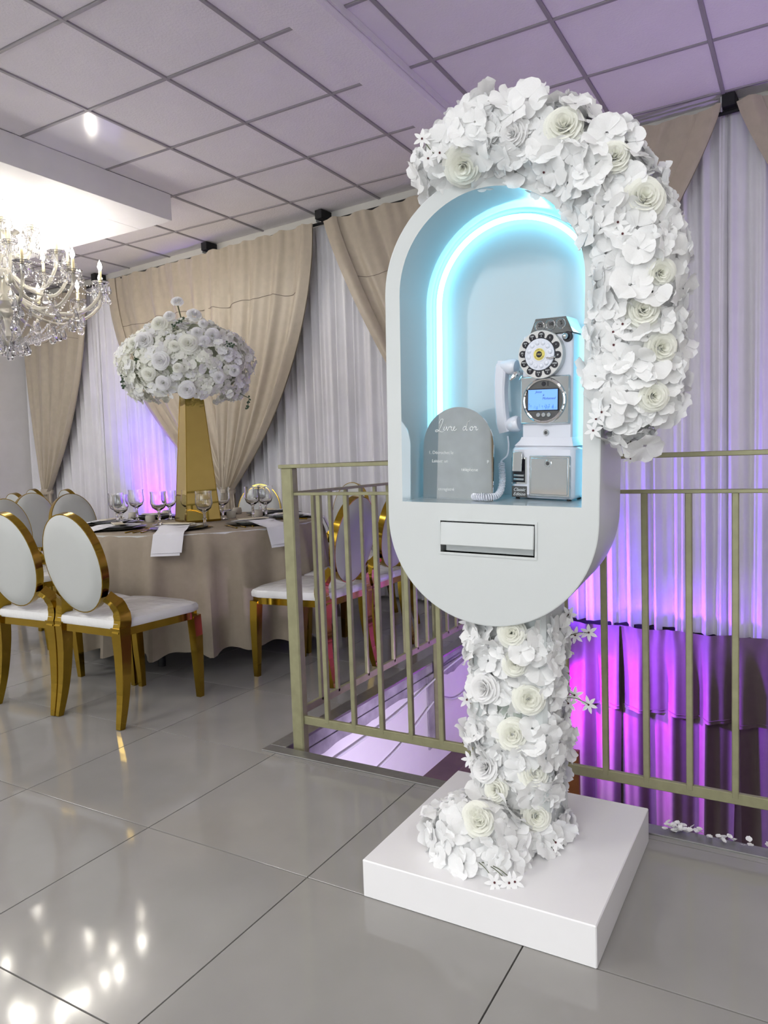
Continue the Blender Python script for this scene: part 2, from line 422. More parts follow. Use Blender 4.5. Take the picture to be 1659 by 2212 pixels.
sheer(wx(-.47), wx(1.6), -.03, ZT+.03, 'pale violet sheer curtain at the far right of the picture', 6)
def drape(x0, x1, xt, label, seed, zt=ZT, ztie=.86, pw=1.9, side=1, wtie=.16, off=0.):
    # tan panel gathered to a tie point; side=+1: free edge is x1, -1: free edge is x0
    def pos(a, b, lift=0.):
        x = x0+a*(x1-x0)
        fr = a if side > 0 else 1-a                 # 0 at the fixed edge, 1 at the free edge
        k = b**(pw-.5*(1-fr))
        tx = xt+(a-.5)*wtie
        X = x+(tx-x)*k
        droop = .16*fr*math.sin(PI*min(1, b))*b
        z = zt-(zt-ztie)*b-droop*.5
        amp = (.008+.022*min(1, b*2.2))*(1-.35*b)
        ph = (a*9.5+seed)*2*PI*.5
        rip = math.sin(ph+.8*math.sin(a*5+seed))+.4*math.sin(ph*2.1+seed)
        top_r = .006*math.sin(a*95+seed)*max(0, 1-b*9)
        return Vector((X, off-amp*rip-.02-.05*b+top_r-lift, z+(.008*math.sin(a*40+seed) if b == 0 else 0)))
    e = tag(empty('tan_curtain', M=WM @ Tm(xt, 0, 0)), label, 'curtain', 'tan satin drapes')
    MB().grid(lambda a, b: pos(a, b), 120, 34).build('panel', M_tan, e, M=Tm(-xt, 0, 0), sharp=False)
    ed = 1.0 if side > 0 else 0.0
    MB().grid(lambda u, v: pos(ed-side*.085*u, v, .012+.014*math.sin(PI*u)), 6, 34).build('folded_edge', M_tan, e, M=Tm(-xt, 0, 0))
    def tail(a, b):
        p = pos(a, 1); s_ = 1+b*1.0
        return (xt+(p.x-xt)*s_, p.y-.02*b, ztie-b*(ztie-.05))
    MB().grid(tail, 60, 8).build('tail', M_tan, e, M=Tm(-xt, 0, 0))
    MB().lathe([(.075, -.03), (.085, 0), (.075, .03)], 20, Tm(xt, off-.07, ztie) @ Matrix.Diagonal((1.05, .7, 1, 1)), False).build('tie_band', M_tan, e, M=Tm(-xt, 0, 0))
    zz = .22+.02*random.random()
    ln = [pos(.04+.92*k/40, zz+.005*math.sin(k*.5+seed)+.006*math.sin(k*.21), .003) for k in range(41)]
    MB().tube(ln, .0018, 4).build('seam', M_tan2, e, M=Tm(-xt, 0, 0))
drape(wx(-7.70), wx(-6.40), wx(-7.28), 'leftmost tan drape, tied back behind the chandelier', 1.3, side=1)
drape(wx(-6.02), wx(-4.62), wx(-4.45), 'tan drape sweeping behind the left half of the bouquet', 2.1, side=-1, off=-.005)
drape(wx(-4.66), wx(-3.37), wx(-4.43), 'wide tan drape gathered right behind the tall gold vase', 3.4, side=1, off=-.035)
drape(wx(-3.27), wx(-1.85), wx(-1.95), 'tan drape with its dark folded edge just left of the booth', 4.6, side=-1, off=-.01, pw=1.25)
drape(wx(-1.88), wx(-.43), wx(-1.92), 'tan drape hanging behind the flower garland of the booth', 5.2, side=1, off=-.035, pw=1.25, zt=ZT+.03)
drape(wx(-.36), wx(1.1), wx(1.0), 'tan drape in the upper right corner', 6.1, side=-1, pw=1.2, zt=ZT+.04)
tag(MB().tube([(wx(-7.75), -.0, ZT-.012), (wx(1.8), -.0, ZT+.015)], .012, 8).build('curtain_rod', M_blackm, M=WM), 'long black curtain rod under the ceiling', 'rod')
for k, (x, lb) in enumerate(((-6.25, 'black rod bracket beside the chandelier candles'), (-4.63, 'black rod bracket above the bouquet'), (-3.33, 'black rod bracket left of the booth arch'), (-.40, 'black rod bracket in the upper right corner'))):
    e = tag(empty('rod_bracket', M=WM @ Tm(wx(x), .0, CZ)), lb, 'bracket', 'black curtain rod brackets')
    MB().bbox(-.034, .034, -.04, .09, -.07, -.002, .003).build('block', M_blackm, e, False)
    MB().bbox(-.043, -.035, -.025, .025, -.085, -.005, .001).build('side_plate', M_plate2, e, False)
# taupe cloths hung below the sheers, down the stairwell
def skirt(x0, x1, label, seed):
    def fold(a, b, s2, amp): return amp*(math.sin((a*3.2+s2)*2*PI+.6*math.sin(a*9))+.35*math.sin((a*7.3+s2)*2*PI))
    def upper(a, b):
        x = x0+a*(x1-x0); am = .008+.026*min(1, b*1.6)
        return (x, 4.632-.06*(x+1)-fold(a, b, seed, am)+.004*math.sin(a*60)*max(0, 1-b*5), .005-b*.525+.006*math.sin(a*14+seed))
    def lower(a, b):
        x = x0+a*(x1-x0); am = .030+.012*b
        return (x-.05*b*(a-.5), 4.672-.06*(x+1)-fold(a, b, seed+.17, am)-.03*b, -.44-b*1.5)
    e = tag(empty('stair_cloth', ((x0+x1)/2, 4.7, 0)), label, 'cloth', 'taupe cloths down the stairwell')
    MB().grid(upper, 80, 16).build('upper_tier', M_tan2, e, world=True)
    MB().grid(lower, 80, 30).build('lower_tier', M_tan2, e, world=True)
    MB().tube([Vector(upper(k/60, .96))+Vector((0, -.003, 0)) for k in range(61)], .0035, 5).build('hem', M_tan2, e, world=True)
skirt(-1.74, -1.02, 'taupe cloth glowing magenta left of the booth leg', .1)
skirt(-1.05, -.36, 'pleated taupe cloth with violet light streaks behind the railing bars', .55)
skirt(-.34, .7, 'darker taupe cloth at the right edge of the stairwell', .2)

# ------------------------------------------------------------------ uplights
def uplight(loc, rz, tilt, label):
    e = tag(empty('par_uplight', loc, rz), label, 'spotlight', 'violet uplights')
    MB().lathe([(.0, -.055), (.05, -.05), (.06, 0), (.062, .05), (.055, .052)], 18, Tm(0, 0, .085) @ Rx(tilt)).build('can', M_blackm, e)
    MB().lathe([(.0, .047), (.053, .046)], 18, Tm(0, 0, .085) @ Rx(tilt), False).build('lens', M_par, e)
    for s_ in (-1, 1): MB().bbox(s_*.07-.004, s_*.07+.004, -.015, .015, 0, .10, .001).build('yoke', M_blackm, e, False)
    MB().bbox(-.08, .08, -.05, .05, 0, .006, .001).build('foot_plate', M_blackm, e, False)
uplight((-5.55, 4.72, 0), 0, R(-12), 'uplight on the floor behind the dining table')
light('uplight_or_added_beam', 'SPOT', (-5.55, 4.74, .14), 78, (.14, .0, 1), .03, (-5.48, 5.09, 1.0), spot=80, blend=1)
light('uplight_glow', 'SPOT', (-5.50, 4.70, .16), 18, MAG, .03, (-5.42, 5.07, .72), spot=70, blend=1)
uplight((-1.62, 4.45, -.575), R(-50), R(-25), 'uplight down on the top step of the stairs')
light('uplight_or_added_beam', 'SPOT', (-1.55, 4.45, .10), 44, VIO, .02, (-.8, 4.74, .30), spot=105, blend=1)
light('uplight_glow', 'SPOT', (-1.50, 4.40, -.30), 80, MAG, .02, (-1.0, 4.68, -.62), spot=95, blend=1)
light('uplight_wash', 'SPOT', (-1.25, 4.10, -.22), 60, (.30, .06, 1), .05, (-.85, 4.62, -.55), spot=125, blend=.8)
light('uplight_or_added_beam', 'SPOT', (.9, 4.2, .14), 34, (.55, .36, 1), .1, (.3, 4.5, 3.0), spot=110, blend=1)  # added unseen lamp with no fixture, washes the right ceiling violet
# added unseen fill lamp below the floor edge, brightens the stair wall
bl = tag(empty('stair_fill_lamp', (-.70, 2.135, -.36)), 'added unseen fill lamp low inside the stair opening', 'lamp')
MB().bbox(-.12, .12, 0, .03, -.07, .07, .006).build('fill_lamp_base', M_plate2, bl, False)
MB().lathe([(.06, 0), (.058, .02), (.04, .04), (0, .05)], 18, Tm(0, .03, 0) @ Rx(-PI/2) @ Matrix.Diagonal((1.6, 1, 1, 1))).build('fill_diffuser', mat('fill_lamp_diffuser', (.9, .88, 1), .4, emit=(.72, .55, 1), estr=6), bl)
light('stair_fill_glow', 'SPOT', (-.70, 2.22, -.34), 34, (.82, .70, 1.0), .06, (-1.75, 3.05, -.36), spot=80, blend=.8)
# ------------------------------------------------------------------ booth
BO = Vector((-.66928, 1.66, 1.1987))
BR = Rz(.06875) @ Rx(.03469) @ Ry(.03715)
BM = Tm(*BO) @ BR               # local: x right, y depth, z up
bR, br_, vt, vb, vs_ = .2668, .2259, .2993, -.2505, -.2128
ND = .25; BD = .31              # niche depth, body depth
def arch(r_, z0, zc, n=40, bottom='flat', zb=None):
    pts = [(r_*math.cos(PI*k/n), zc+r_*math.sin(PI*k/n)) for k in range(n+1)]
    if bottom == 'flat': pts += [(-r_, z0), (r_, z0)]
    else: pts += [(-r_*math.cos(PI*k/n), zb-r_*math.sin(PI*k/n)) for k in range(n+1)]
    return pts
booth = tag(empty('guestbook_booth', (-.68, 1.79, 0)), 'white capsule shaped guestbook booth with a lit niche on a square base', 'booth')
MB().bbox(-.973, -.386, 1.503, 2.09, 0, .097, .0025).build('base_plinth', M_base, booth, False, world=True)
MB().bbox(-.76, -.56, 1.73, 1.91, .097, .75, .01).build('pillar', M_lacqm, booth, False, world=True)
slot = [(-.124, -.339), (.121, -.339), (.121, -.2545), (-.124, -.2545)]
niche = arch(br_, vs_, vt)
cap = MB()
outs = []
for ins, d in ((.0035, 0), (.001, .0008), (0, .0035), (0, BD-.004), (.004, BD)): outs.append([(x, d, z) for x, z in arch(bR-ins, 0, vt, 48, 'round', vb)])
K = len(outs[0])
cap.add([p for l in outs for p in l], [(i*K+k, i*K+(k+1) % K, (i+1)*K+(k+1) % K, (i+1)*K+k) for i in range(4) for k in range(K)]+[tuple(4*K+k for k in range(K))])
front = [(p[0], p[2]) for p in outs[0]]
loops = [front, niche[::-1], slot[::-1]]
flat = [p for l in loops for p in l]
cap.add([(x, 0, z) for x, z in flat], [tuple(t) for t in tessellate_polygon([[Vector((x, z, 0)) for x, z in l] for l in loops])])
cap.build('capsule_body', M_lacqm, booth, M=BM, world=True)
n2 = niche[:-2]+[(-br_, vs_)]
n2 = [(br_, vs_)]+n2
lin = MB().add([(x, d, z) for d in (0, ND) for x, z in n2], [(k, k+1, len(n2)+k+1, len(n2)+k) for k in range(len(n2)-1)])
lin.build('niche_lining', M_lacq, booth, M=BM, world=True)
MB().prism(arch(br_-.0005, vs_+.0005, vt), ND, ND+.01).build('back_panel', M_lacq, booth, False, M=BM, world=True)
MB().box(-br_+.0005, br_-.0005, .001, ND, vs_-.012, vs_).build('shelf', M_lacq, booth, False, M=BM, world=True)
rr = br_-.015
path = [(-rr, ND-.022, vs_+.004)]+[(-rr, ND-.022, vs_+.004+(vt-vs_)*k/12) for k in range(1, 12)]+[(rr*math.cos(PI-PI*k/48), ND-.022, vt+rr*math.sin(PI-PI*k/48)) for k in range(49)]+[(rr, ND-.022, vt-(vt-vs_)*k/12) for k in range(1, 12)]+[(rr, ND-.022, vs_+.004)]
pr = [(-1, -.75), (1, -.75), (1, .75), (-1, .75)]
MB().tube(path, .0062, 4, prof=pr, ref=(1, 0, 0)).build('led_strip', M_led, booth, False, M=BM, world=True)
# letter flap
fr = MB().prism([(-.127, -.342), (.124, -.342), (.124, -.2515), (-.127, -.2515)], -.002, .001, holes=[[(-.1215, -.3365), (-.1215, -.257), (.1185, -.257), (.1185, -.3365)]])
lf = fr.build('letter_slot', M_lacqm, booth, False, M=BM, world=True)
MB().box(-.124, .121, .045, .05, -.339, -.2545).box(-.124, -.1235, .001, .05, -.339, -.2545).box(.1205, .121, .001, .05, -.339, -.2545).build('slot_recess', M_lacqm, lf, False)
MB().bbox(-.120, .117, -.006, .001, -.318, -.2605, .002, Tm(0, 0, -.2605) @ Rx(R(-3)) @ Tm(0, 0, .2605)).build('flap', M_lacqm, lf, False)
MB().box(-.1235, .1205, .002, .045, -.2585, -.2548).build('slot_gap', M_blackm, lf, False)
MB().bbox(-.112, .112, .012, .020, -.335, -.300, .001).build('inner_ledge', M_lacqm, lf, False)

# ------------------------------------------------------------------ mirror sign
SM = BM @ Tm(-.108, .082, vs_) @ Rz(R(-6)) @ Rx(R(-2))
sign = tag(empty('mirror_sign', M=SM), 'arched mirror sign with white script lettering standing in the niche', 'sign')
MB().prism([(.1*math.cos(PI*k/36), .138+.1*math.sin(PI*k/36)) for k in range(37)]+[(-.1, 0), (.1, 0)], 0, .004).build('mirror_panel', M_mirror, sign, False)
def stroke(mb, pts, r_=.0011, dx=0, dz=0, s_=1): mb.tube(spline([(dx+x*s_, -.0008, dz+z*s_) for x, z in pts], 6), r_, 5)
sc = MB(); q = .0105
word = [  # Livre d'or in joined script strokes, units of x-height
 [(.15, 1.75), (.45, 2.5), (1.0, 3.0), (1.3, 2.75), (1.1, 2.0), (.65, 1.0), (.25, .25), (-.25, -.2), (-.8, -.25), (-.85, .1), (-.35, .2), (.3, -.1), (1.0, -.35), (1.55, -.2)],
 [(1.45, .15), (1.8, 1.0), (1.65, .35), (1.8, .02), (2.15, .4), (2.35, 1.0), (2.45, .45), (2.6, 0), (2.85, .45), (3.0, 1.0), (3.2, .85), (3.5, 1.08), (3.62, .82), (3.92, .92), (3.8, .35), (3.95, .02), (4.3, .3), (4.75, .75), (4.62, 1.02), (4.36, .7), (4.4, .15), (4.75, 0), (5.25, .45)],
 [(1.95, 1.45), (2.0, 1.52)],
 [(8.0, .85), (7.5, 1.0), (7.1, .5), (7.2, .05), (7.6, .2), (8.0, .85), (8.5, 2.5), (8.1, 1.2), (7.95, .3), (8.15, 0), (8.5, .3)],
 [(8.85, 2.6), (8.7, 2.15)],
 [(9.6, .95), (9.2, .8), (9.05, .3), (9.4, 0), (9.85, .35), (9.8, .85), (9.5, .95), (9.9, .75), (10.2, .8), (10.4, 1.05), (10.5, .82), (10.85, .95), (10.72, .35), (10.9, .02), (11.3, .35)]]
for wd in word: stroke(sc, wd, .00105, -.055, .178, q*.95)
sc.build('script_lettering', M_print, sign)
for tx, x, z, sz_ in (("1. Décrochet le", -.084, .121, .0115), ("Laissez un", -.074, .099, .0115), ("p", .083, .101, .0115), ("téléphone", .012, .078, .0115), ("enregistré", -.055, .026, .0115)):
    text(tx, sz_, M_print, 'printed_line', sign, Tm(x, -.0006, z) @ Rx(PI/2), .0002, align='LEFT')

# ------------------------------------------------------------------ pay phone
PM = BM @ Tm(.0208, .1404, vs_+.0005) @ Rz(R(-9.7))
ph = tag(empty('pay_phone', M=PM), 'white vintage rotary pay phone with chrome panels standing in the niche', 'telephone')
def pp(mb, nm, mt, par=None, sm=True): return mb.build(nm, mt, par or ph, sm)
pp(MB().bbox(-.0026, .166, 0, .092, .003, .137, .010), 'base_housing', M_phone)
for x in (.012, .15):
    for y in (.012, .08): MB().lathe([(.006, 0), (.006, .004)], 10, Tm(x, y, 0)).build('rubber_foot', M_blackm, ph)
pp(MB().add([(x, y, z) for z, a, b, c_, d in ((.136, .004, .161, .006, .092), (.150, .018, .157, .010, .092), (.158, .021, .155, .012, .092)) for x, y in ((a, c_), (b, c_), (b, d), (a, d))], [(i*4+k, i*4+(k+1) % 4, i*4+4+(k+1) % 4, i*4+4+k) for i in (0, 1) for k in range(4)]+[(8, 9, 10, 11)]), 'shoulder', M_phone, sm=False)
pp(MB().bbox(.022, .155, .012, .092, .150, .410, .004), 'upper_housing', M_phone)
def yd(r_, d0, d1, x, z, n=28): return MB().lathe([(r_*.96, -d0), (r_, -d0-.0+(.0008 if d1 > d0 else -.0008)), (r_, -d1)], n, Tm(x, 0, z) @ Rx(-PI/2) @ Matrix.Diagonal((1, 1, -1, 1)))
def disc(x, z, r_, y0, y1, n=32):  # disc facing the viewer, front at y0 < y1
    b = min(.001, r_*.15)
    return MB().lathe([(0, 0), (r_-b, 0), (r_, b), (r_, y1-y0)], n, Tm(x, y0, z) @ Rx(-PI/2))
# chrome screen plate
pl_ = pp(MB().bbox(.021, .151, .003, .0125, .191, .309, .003), 'screen_plate', M_chrome)
ring = MB().tube([(.086+.053*math.cos(2*PI*k/48), .001, .2485+.053*math.sin(2*PI*k/48)) for k in range(48)], .0045, 8, closed=True)
pp(ring, 'chrome_ring', M_chrome, pl_)
pp(disc(.086, .2485, .0505, .0005, .004, 40), 'dark_face', M_plate, pl_)
pp(MB().bbox(.0435, .1250, -.0025, .001, .2235, .2775, .0008), 'screen_bezel', M_black, pl_, False)
scr = pp(MB().box(.0455, .1230, -.0032, -.0022, .2255, .2755), 'screen', M_screen, pl_, False)
text("Jessa", .0085, M_ink, 'screen_text', pl_, Tm(.073, -.0035, .270) @ Rx(PI/2), .0001, .35)
text("&", .007, M_ink, 'screen_text', pl_, Tm(.086, -.0035, .2615) @ Rx(PI/2), .0001, .35)
text("Mohamed", .0085, M_ink, 'screen_text', pl_, Tm(.100, -.0035, .2535) @ Rx(PI/2), .0001, .35)
rs = random.Random(3); art = MB()
for k in range(26):
    x = .047+rs.random()*.074; h = rs.random()*.014*(1.2-abs(x-.06)*8 if x < .1 else .7); z = .2262+abs(h)*.5
    a = rs.uniform(-.5, .5); l_ = rs.uniform(.003, .008)
    art.add([(x-.0005, -.0034, z), (x+.0005, -.0034, z), (x+.0005+l_*a, -.0034, min(.2745, z+l_)), (x-.0005+l_*a, -.0034, min(.2745, z+l_))], [(0, 1, 2, 3)])
    if k % 2: art.lathe([(0, 0), (.0016, 0)], 6, Tm(x+l_*a, -.00345, min(.27, z+l_)) @ Rx(PI/2), False)
pp(art, 'screen_flower_art', mat('screen_art', (.05, .14, .42), .5, emit=(.05, .16, .5), estr=.5), pl_, False)
for x in (.072, .086, .100): pp(disc(x, .2135, .0055, -.0035, .001, 14), 'push_button', M_chrome, pl_)
pp(disc(.085, .2895, .0055, -.001, .001, 20), 'camera_eye', M_black, pl_); pp(MB().box(.0955, .0972, -.001, .001, .284, .295), 'slit', M_black, pl_, False)
# dial
dl = pp(disc(.0785, .3605, .0585, -.008, .0125, 48), 'dial_plate', mat('dial_white', (.66, .65, .64), .3))
lb = MB(); lb.lathe([(0, 0), (.0405, 0), (.0405, .002)], 40, Tm(.0785, -.0092, .3605) @ Rx(-PI/2))
keys = ['#', '*', '1', 'ABC\n2', 'DEF\n3', 'GHI\n4', 'JKL\n5', 'MNO\n6', 'PRS\n7', 'TUV\n8', 'WXY\n9', 'OPER\n0']
pp(lb, 'black_ring', M_black, dl)
for k, tx in enumerate(keys):
    a = R(-4+ (k)*30); x = .0785+.0465*math.cos(a); z = .3605+.0465*math.sin(a)
    lo = MB(); pts = [(.0085*math.cos(PI*j/10-PI/2), .0085*math.sin(PI*j/10-PI/2)) for j in range(11)]+[(-.010, .0075), (-.010, -.0075)]
    lo.prism(pts, -.0094, -.007, Tm(x, 0, z) @ Ry(-a)); pp(lo, 'number_tab', M_black, dl, False)
    text(tx, .0052 if '\n' in tx else .007, M_print, 'number_text', dl, Tm(x, -.0098, z) @ Rx(PI/2), .0001)
pp(disc(.0785, .3605, .0385, -.0125, -.009, 44), 'finger_wheel', M_phone, dl)
for k in range(12):
    a = R(11+30*k); MB().lathe([(.0060, 0), (.0056, .0012), (.0035, .0026), (0, .003)], 12, Tm(.0785+.0285*math.cos(a), -.0125, .3605+.0285*math.sin(a)) @ Rx(PI/2)).build('push_key', M_phone, dl)
pp(disc(.0785, .3605, .0180, -.0135, -.012, 30), 'hub', M_phone, dl)
pp(disc(.0785, .3605, .0152, -.0142, -.013, 30), 'yellow_disc', M_yel, dl)
pp(disc(.0785, .3605, .0082, -.0147, -.014, 24), 'black_disc', M_black, dl)
text("1957", .0058, M_yel, 'hub_text', dl, Tm(.0785, -.0149, .3605) @ Rx(PI/2), .0001)
def ringtext(s_, r_, a0, sign_):
    for i, ch in enumerate(s_):
        a = a0-sign_*(i-(len(s_)-1)/2)*(.0034/r_)
        text(ch, .0042, M_black, 'ring_text', dl, Tm(.0785+r_*math.cos(a), -.0145, .3605+r_*math.sin(a)) @ Ry(-(a-PI/2 if sign_ > 0 else a+PI/2)) @ Rx(PI/2), .0001)
ringtext("PUBLIC", .0116, PI/2, 1); ringtext("TELEPHONE", .0118, -PI/2, -1)
pp(MB().tube([(.098, -.014, .351), (.108, -.016, .349), (.117, -.014, .352), (.119, -.008, .354)], [.002, .0022, .0026, .003], 8), 'finger_stop', M_chrome, dl)
# coin head
ch_ = pp(MB().prism([(.043, .411), (.155, .411), (.137, .449), (.058, .449)], .010, .08), 'coin_head', M_chrome, sm=False)
pp(MB().prism([(.043, .411), (.155, .411), (.137, .449), (.058, .449)], .010, .012, holes=[]), 'edge_frame', M_chrome, ch_, False)
for x, z, tx in ((.0695, .4305, '25'), (.0975, .4315, '10'), (.124, .4325, '5')):
    cu = pp(MB().lathe([(.0125, 0), (.0130, .002), (.0115, .003), (.0110, .0005), (.006, -.003), (0, -.004)], 26, Tm(x, .010, z) @ Rx(PI/2), False), 'coin_cup', M_chrome, ch_)
    text(tx, .0115, M_black, 'coin_value', cu, Tm(x+.001, .0078, z+.002) @ Rx(PI/2), .0003)
kb = pp(disc(.1415, .4005, .0128, .009, .0125, 24), 'release_disc', M_black)
pp(MB().lathe([(0, 0)]+[(.0078*math.sin(PI*k/8), .0078*(1-math.cos(PI*k/8))) for k in range(1, 8)]+[(0, .0156)], 18, Tm(.1385, .010, .4014) @ Rx(PI/2)), 'release_knob', M_chrome, kb)
def lock(x, z, y, r_, par=None):
    l1 = pp(disc(x, z, r_, y-.003, y, 22), 'key_lock', M_chrome, par)
    pp(disc(x, z, r_*.55, y-.0045, y-.002, 16), 'lock_core', M_plate, par); pp(MB().box(x-.0005, x+.0005, y-.005, y-.004, z-r_*.35, z+r_*.35), 'key_slit', M_black, par, False)
lock(.088, .1691, .012, .0078)
dr = pp(MB().bbox(.048, .158, -.003, .002, .0085, .1125, .0025), 'coin_door', M_chrome)
pp(MB().bbox(.054, .152, -.005, -.001, .0145, .1065, .0015), 'door_panel', M_chrome, dr); lock(.101, .0935, -.005, .0088, dr)
cr_ = pp(MB().prism([(.0005, .0395), (.0425, .0395), (.0425, .107), (.0005, .107)], -.003, .001, holes=[[(.0045, .0435), (.0045, .103), (.0385, .103), (.0385, .0435)]]), 'coin_return', M_chrome, sm=False)
pp(MB().box(.004, .039, -.0005, .001, .043, .104), 'return_recess', M_black, cr_, False)
pp(MB().bbox(.006, .033, -.0105, -.007, .071, .121, .001, Tm(0, 0, .11) @ Rx(R(-4)) @ Tm(0, 0, -.11)), 'return_lever', M_chrome, cr_)
for z in (.061, .051): pp(MB().tube([(.0075, -.002, z), (.0355, -.002, z)], .0036, 10), 'return_roller', M_chrome, cr_)
nb = pp(MB().bbox(.0005, .0425, -.002, .001, .005, .0335, .0008), 'name_plate', M_plate, sm=False)
for tx, z in (("Classic", .0245), ("Edition", .0130)): text(tx, .0118, M_print, 'plate_text', nb, Tm(.0215, -.0024, z) @ Rx(PI/2), .0001, .4)
# handset hanging on the left side
hs = pp(MB().tube(spline([(-.0455, .040, .352), (-.0465, .036, .33), (-.047, .032, .27), (-.041, .032, .20), (-.036, .036, .172)], 5), [.013]*3+[.0155]*6+[.0145]*6+[.0155]*6, 8, prof=[(-1, -.7), (-.7, -1), (.7, -1), (1, -.7), (1, .7), (.7, 1), (-.7, 1), (-1, .7)], ref=(1, 0, 0)), 'handset', M_phone)
for (x, z, d) in ((-.047, .341, 1), (-.037, .186, 1)):
    pp(MB().lathe([(.014, 0), (.0175, .012), (.021, .026), (.0215, .036), (.018, .042), (0, .043)], 20, Tm(x, .036, z) @ Ry(R(96 if z > .3 else 80))), 'ear_cup' if z > .3 else 'mouth_cup', M_phone, hs)
pp(MB().tube([(.021, .045, .318), (.012, .032, .322), (.0, .020, .318), (-.012, .012, .303)], [.006, .009, .0085, .003], 8).tube([(.021, .055, .318), (.008, .062, .320), (-.010, .066, .305)], [.006, .008, .003], 8), 'cradle_hook', M_chrome)
ctr = spline([(-.030, .036, .160), (-.026, .034, .135), (-.028, .030, .110), (-.041, .022, .096), (-.040, .020, .090)], 6)
pp(MB().tube(ctr, .0022, 6), 'cord_lead', M_phone, hs)
cp = spline([(-.039, .018, .092), (-.031, .006, .070), (-.021, -.012, .046), (-.012, -.040, .024), (-.011, -.066, .0125), (-.024, -.084, .0105), (-.044, -.090, .0102), (-.062, -.084, .0100), (-.070, -.070, .0098)], 40)
hel = []; x_ = None; ln = 0
for i, p in enumerate(cp):
    t = cp[min(i+1, len(cp)-1)]-cp[max(i-1, 0)]
    B = basis(t, x_); x_ = B.col[0].copy()
    if i: ln += (p-cp[i-1]).length
    a = ln/.0052*2*PI
    hel.append(p+(B.col[0]*math.cos(a)+B.col[1]*math.sin(a))*(.0078 if ln > .004 else .003))
pp(MB().tube(hel, .0017, 5), 'coiled_cord', M_phone, hs)

# ------------------------------------------------------------------ flowers
def floret_mesh(seed, material, n=4, r_=1.0, cup=.22, wid=.98):
    rs = random.Random(seed); mb = MB()
    for k in range(n):
        a0 = 2*PI*k/n+rs.uniform(-.15, .15); tl = cup+rs.uniform(-.12, .18); L_ = r_*rs.uniform(.88, 1.08); wd = wid*rs.uniform(.9, 1.08); tw = rs.uniform(-.25, .25); p0 = rs.uniform(0, 6)
        def fn(u, v):
            s_ = (u-.5)*2; q_ = .08+.90*v
            ww = wd*.60*math.sqrt(max(0, 1-((q_-.60)/.54)**2))**1.0*(.35+.65*min(1, q_*1.8))
            x = L_*(q_-.10*s_*s_*q_**2); y = s_*ww
            z = tl*x*.8-.36*x*x*(.5+.4*abs(tl))+.12*s_*s_*q_+.07*math.sin(s_*4+p0+q_*3)*q_+.05*math.sin(s_*8+p0*2)*q_**3+tw*s_*q_*.22
            c_, d_ = math.cos(a0), math.sin(a0)
            return (x*c_-y*d_, x*d_+y*c_, z)
        mb.grid(fn, 5, 6)
    return mb.data('floret', material)
FLO = [floret_mesh(s_, M_petal, 4 if s_ % 3 else 5, cup=.1+.12*(s_ % 4)) for s_ in range(9)]
def rose_mesh(seed, material):
    rs = random.Random(seed); mb = MB(); N_ = 24
    for i in range(N_):
        t = i/(N_-1); a0 = i*2.399+rs.uniform(-.2, .2)
        rad = .10+.84*t**.95; op = R(8+66*t**1.25); ht = .72-.12*t; spr = (1.3-.35*t); curl = .10+.28*t; p0 = rs.uniform(0, 6)
        def fn(u, v):
            s_ = (u-.5)*2; an = a0+s_*spr*(.5+.5*v)*(1-.15*v)
            rr_ = rad*.42+v*ht*math.sin(op)*.82*(1-.08*s_*s_)+curl*v**4*.35
            z = v*ht*math.cos(op)-curl*v**4*.30-.10*s_*s_*v+.03*math.sin(3*s_+p0)*v+.10*(1-t)
            return (rr_*math.cos(an), rr_*math.sin(an), z)
        mb.grid(fn, 6, 5)
    return mb.data('rose', material)
ROSE_I = [rose_mesh(s_, M_rose) for s_ in range(3)]; ROSE_W = [rose_mesh(s_+10, M_rosew) for s_ in range(3)]
def star_parts():
    mb = MB()
    for k in range(6):
        a0 = 2*PI*k/6
        def fn(u, v):
            s_ = (u-.5)*2; x = .06+.94*v; y = s_*.21*math.sin(PI*min(1, .12+.84*v)); z = .25*x-.25*x*x
            return (x*math.cos(a0)-y*math.sin(a0), x*math.sin(a0)+y*math.cos(a0), z)
        mb.grid(fn, 2, 4)
    return mb.data('star_flower', M_petal), MB().lathe([(0, 0), (.10, .04), (.12, .12), (0, .2)], 7).data('stamen', M_red)
STAR, STAM = star_parts()
LEAF = MB().grid(lambda u, v: ((u-.5)*.55*math.sin(PI*min(1, .06+.9*v)), v, .12*abs(u-.5)-.3*v*v), 2, 5).data('leaf', M_green)
def place(me, nm, par, pos, nrm, size, spin, tilt=0., rs=random):
    n = Vector(nrm).normalized()
    if tilt: n = (n+Vector((rs.uniform(-1, 1), rs.uniform(-1, 1), rs.uniform(-1, 1)))*tilt).normalized()
    M = basis(n).to_4x4(); M.translation = pos
    return inst(me, nm, par, M @ Rz(spin) @ Matrix.Scale(size, 4), True)
def sprig(par, pts, flowers, size):
    MB().tube(spline(pts, 5), .0011, 5).build('twig', M_stem, par, world=True)
    for p, n in flowers:
        o = place(STAR, 'star_flower', par, p, n, size, random.random()*6)
        inst(STAM, 'stamen', o, Matrix.Identity(4))
def blob_core(par, pts, rads, nm='foam_core', mt=None):
    MB().tube(pts, rads, 14).build(nm, mt or M_core, par, world=True)
CAM = Vector((0, 0, CAMH))
def pix(px, py):   # viewing direction, used only to read positions off the photograph
    return (fw+rt*((px-829.5)/FPX)-up*((py-1106)/FPX))
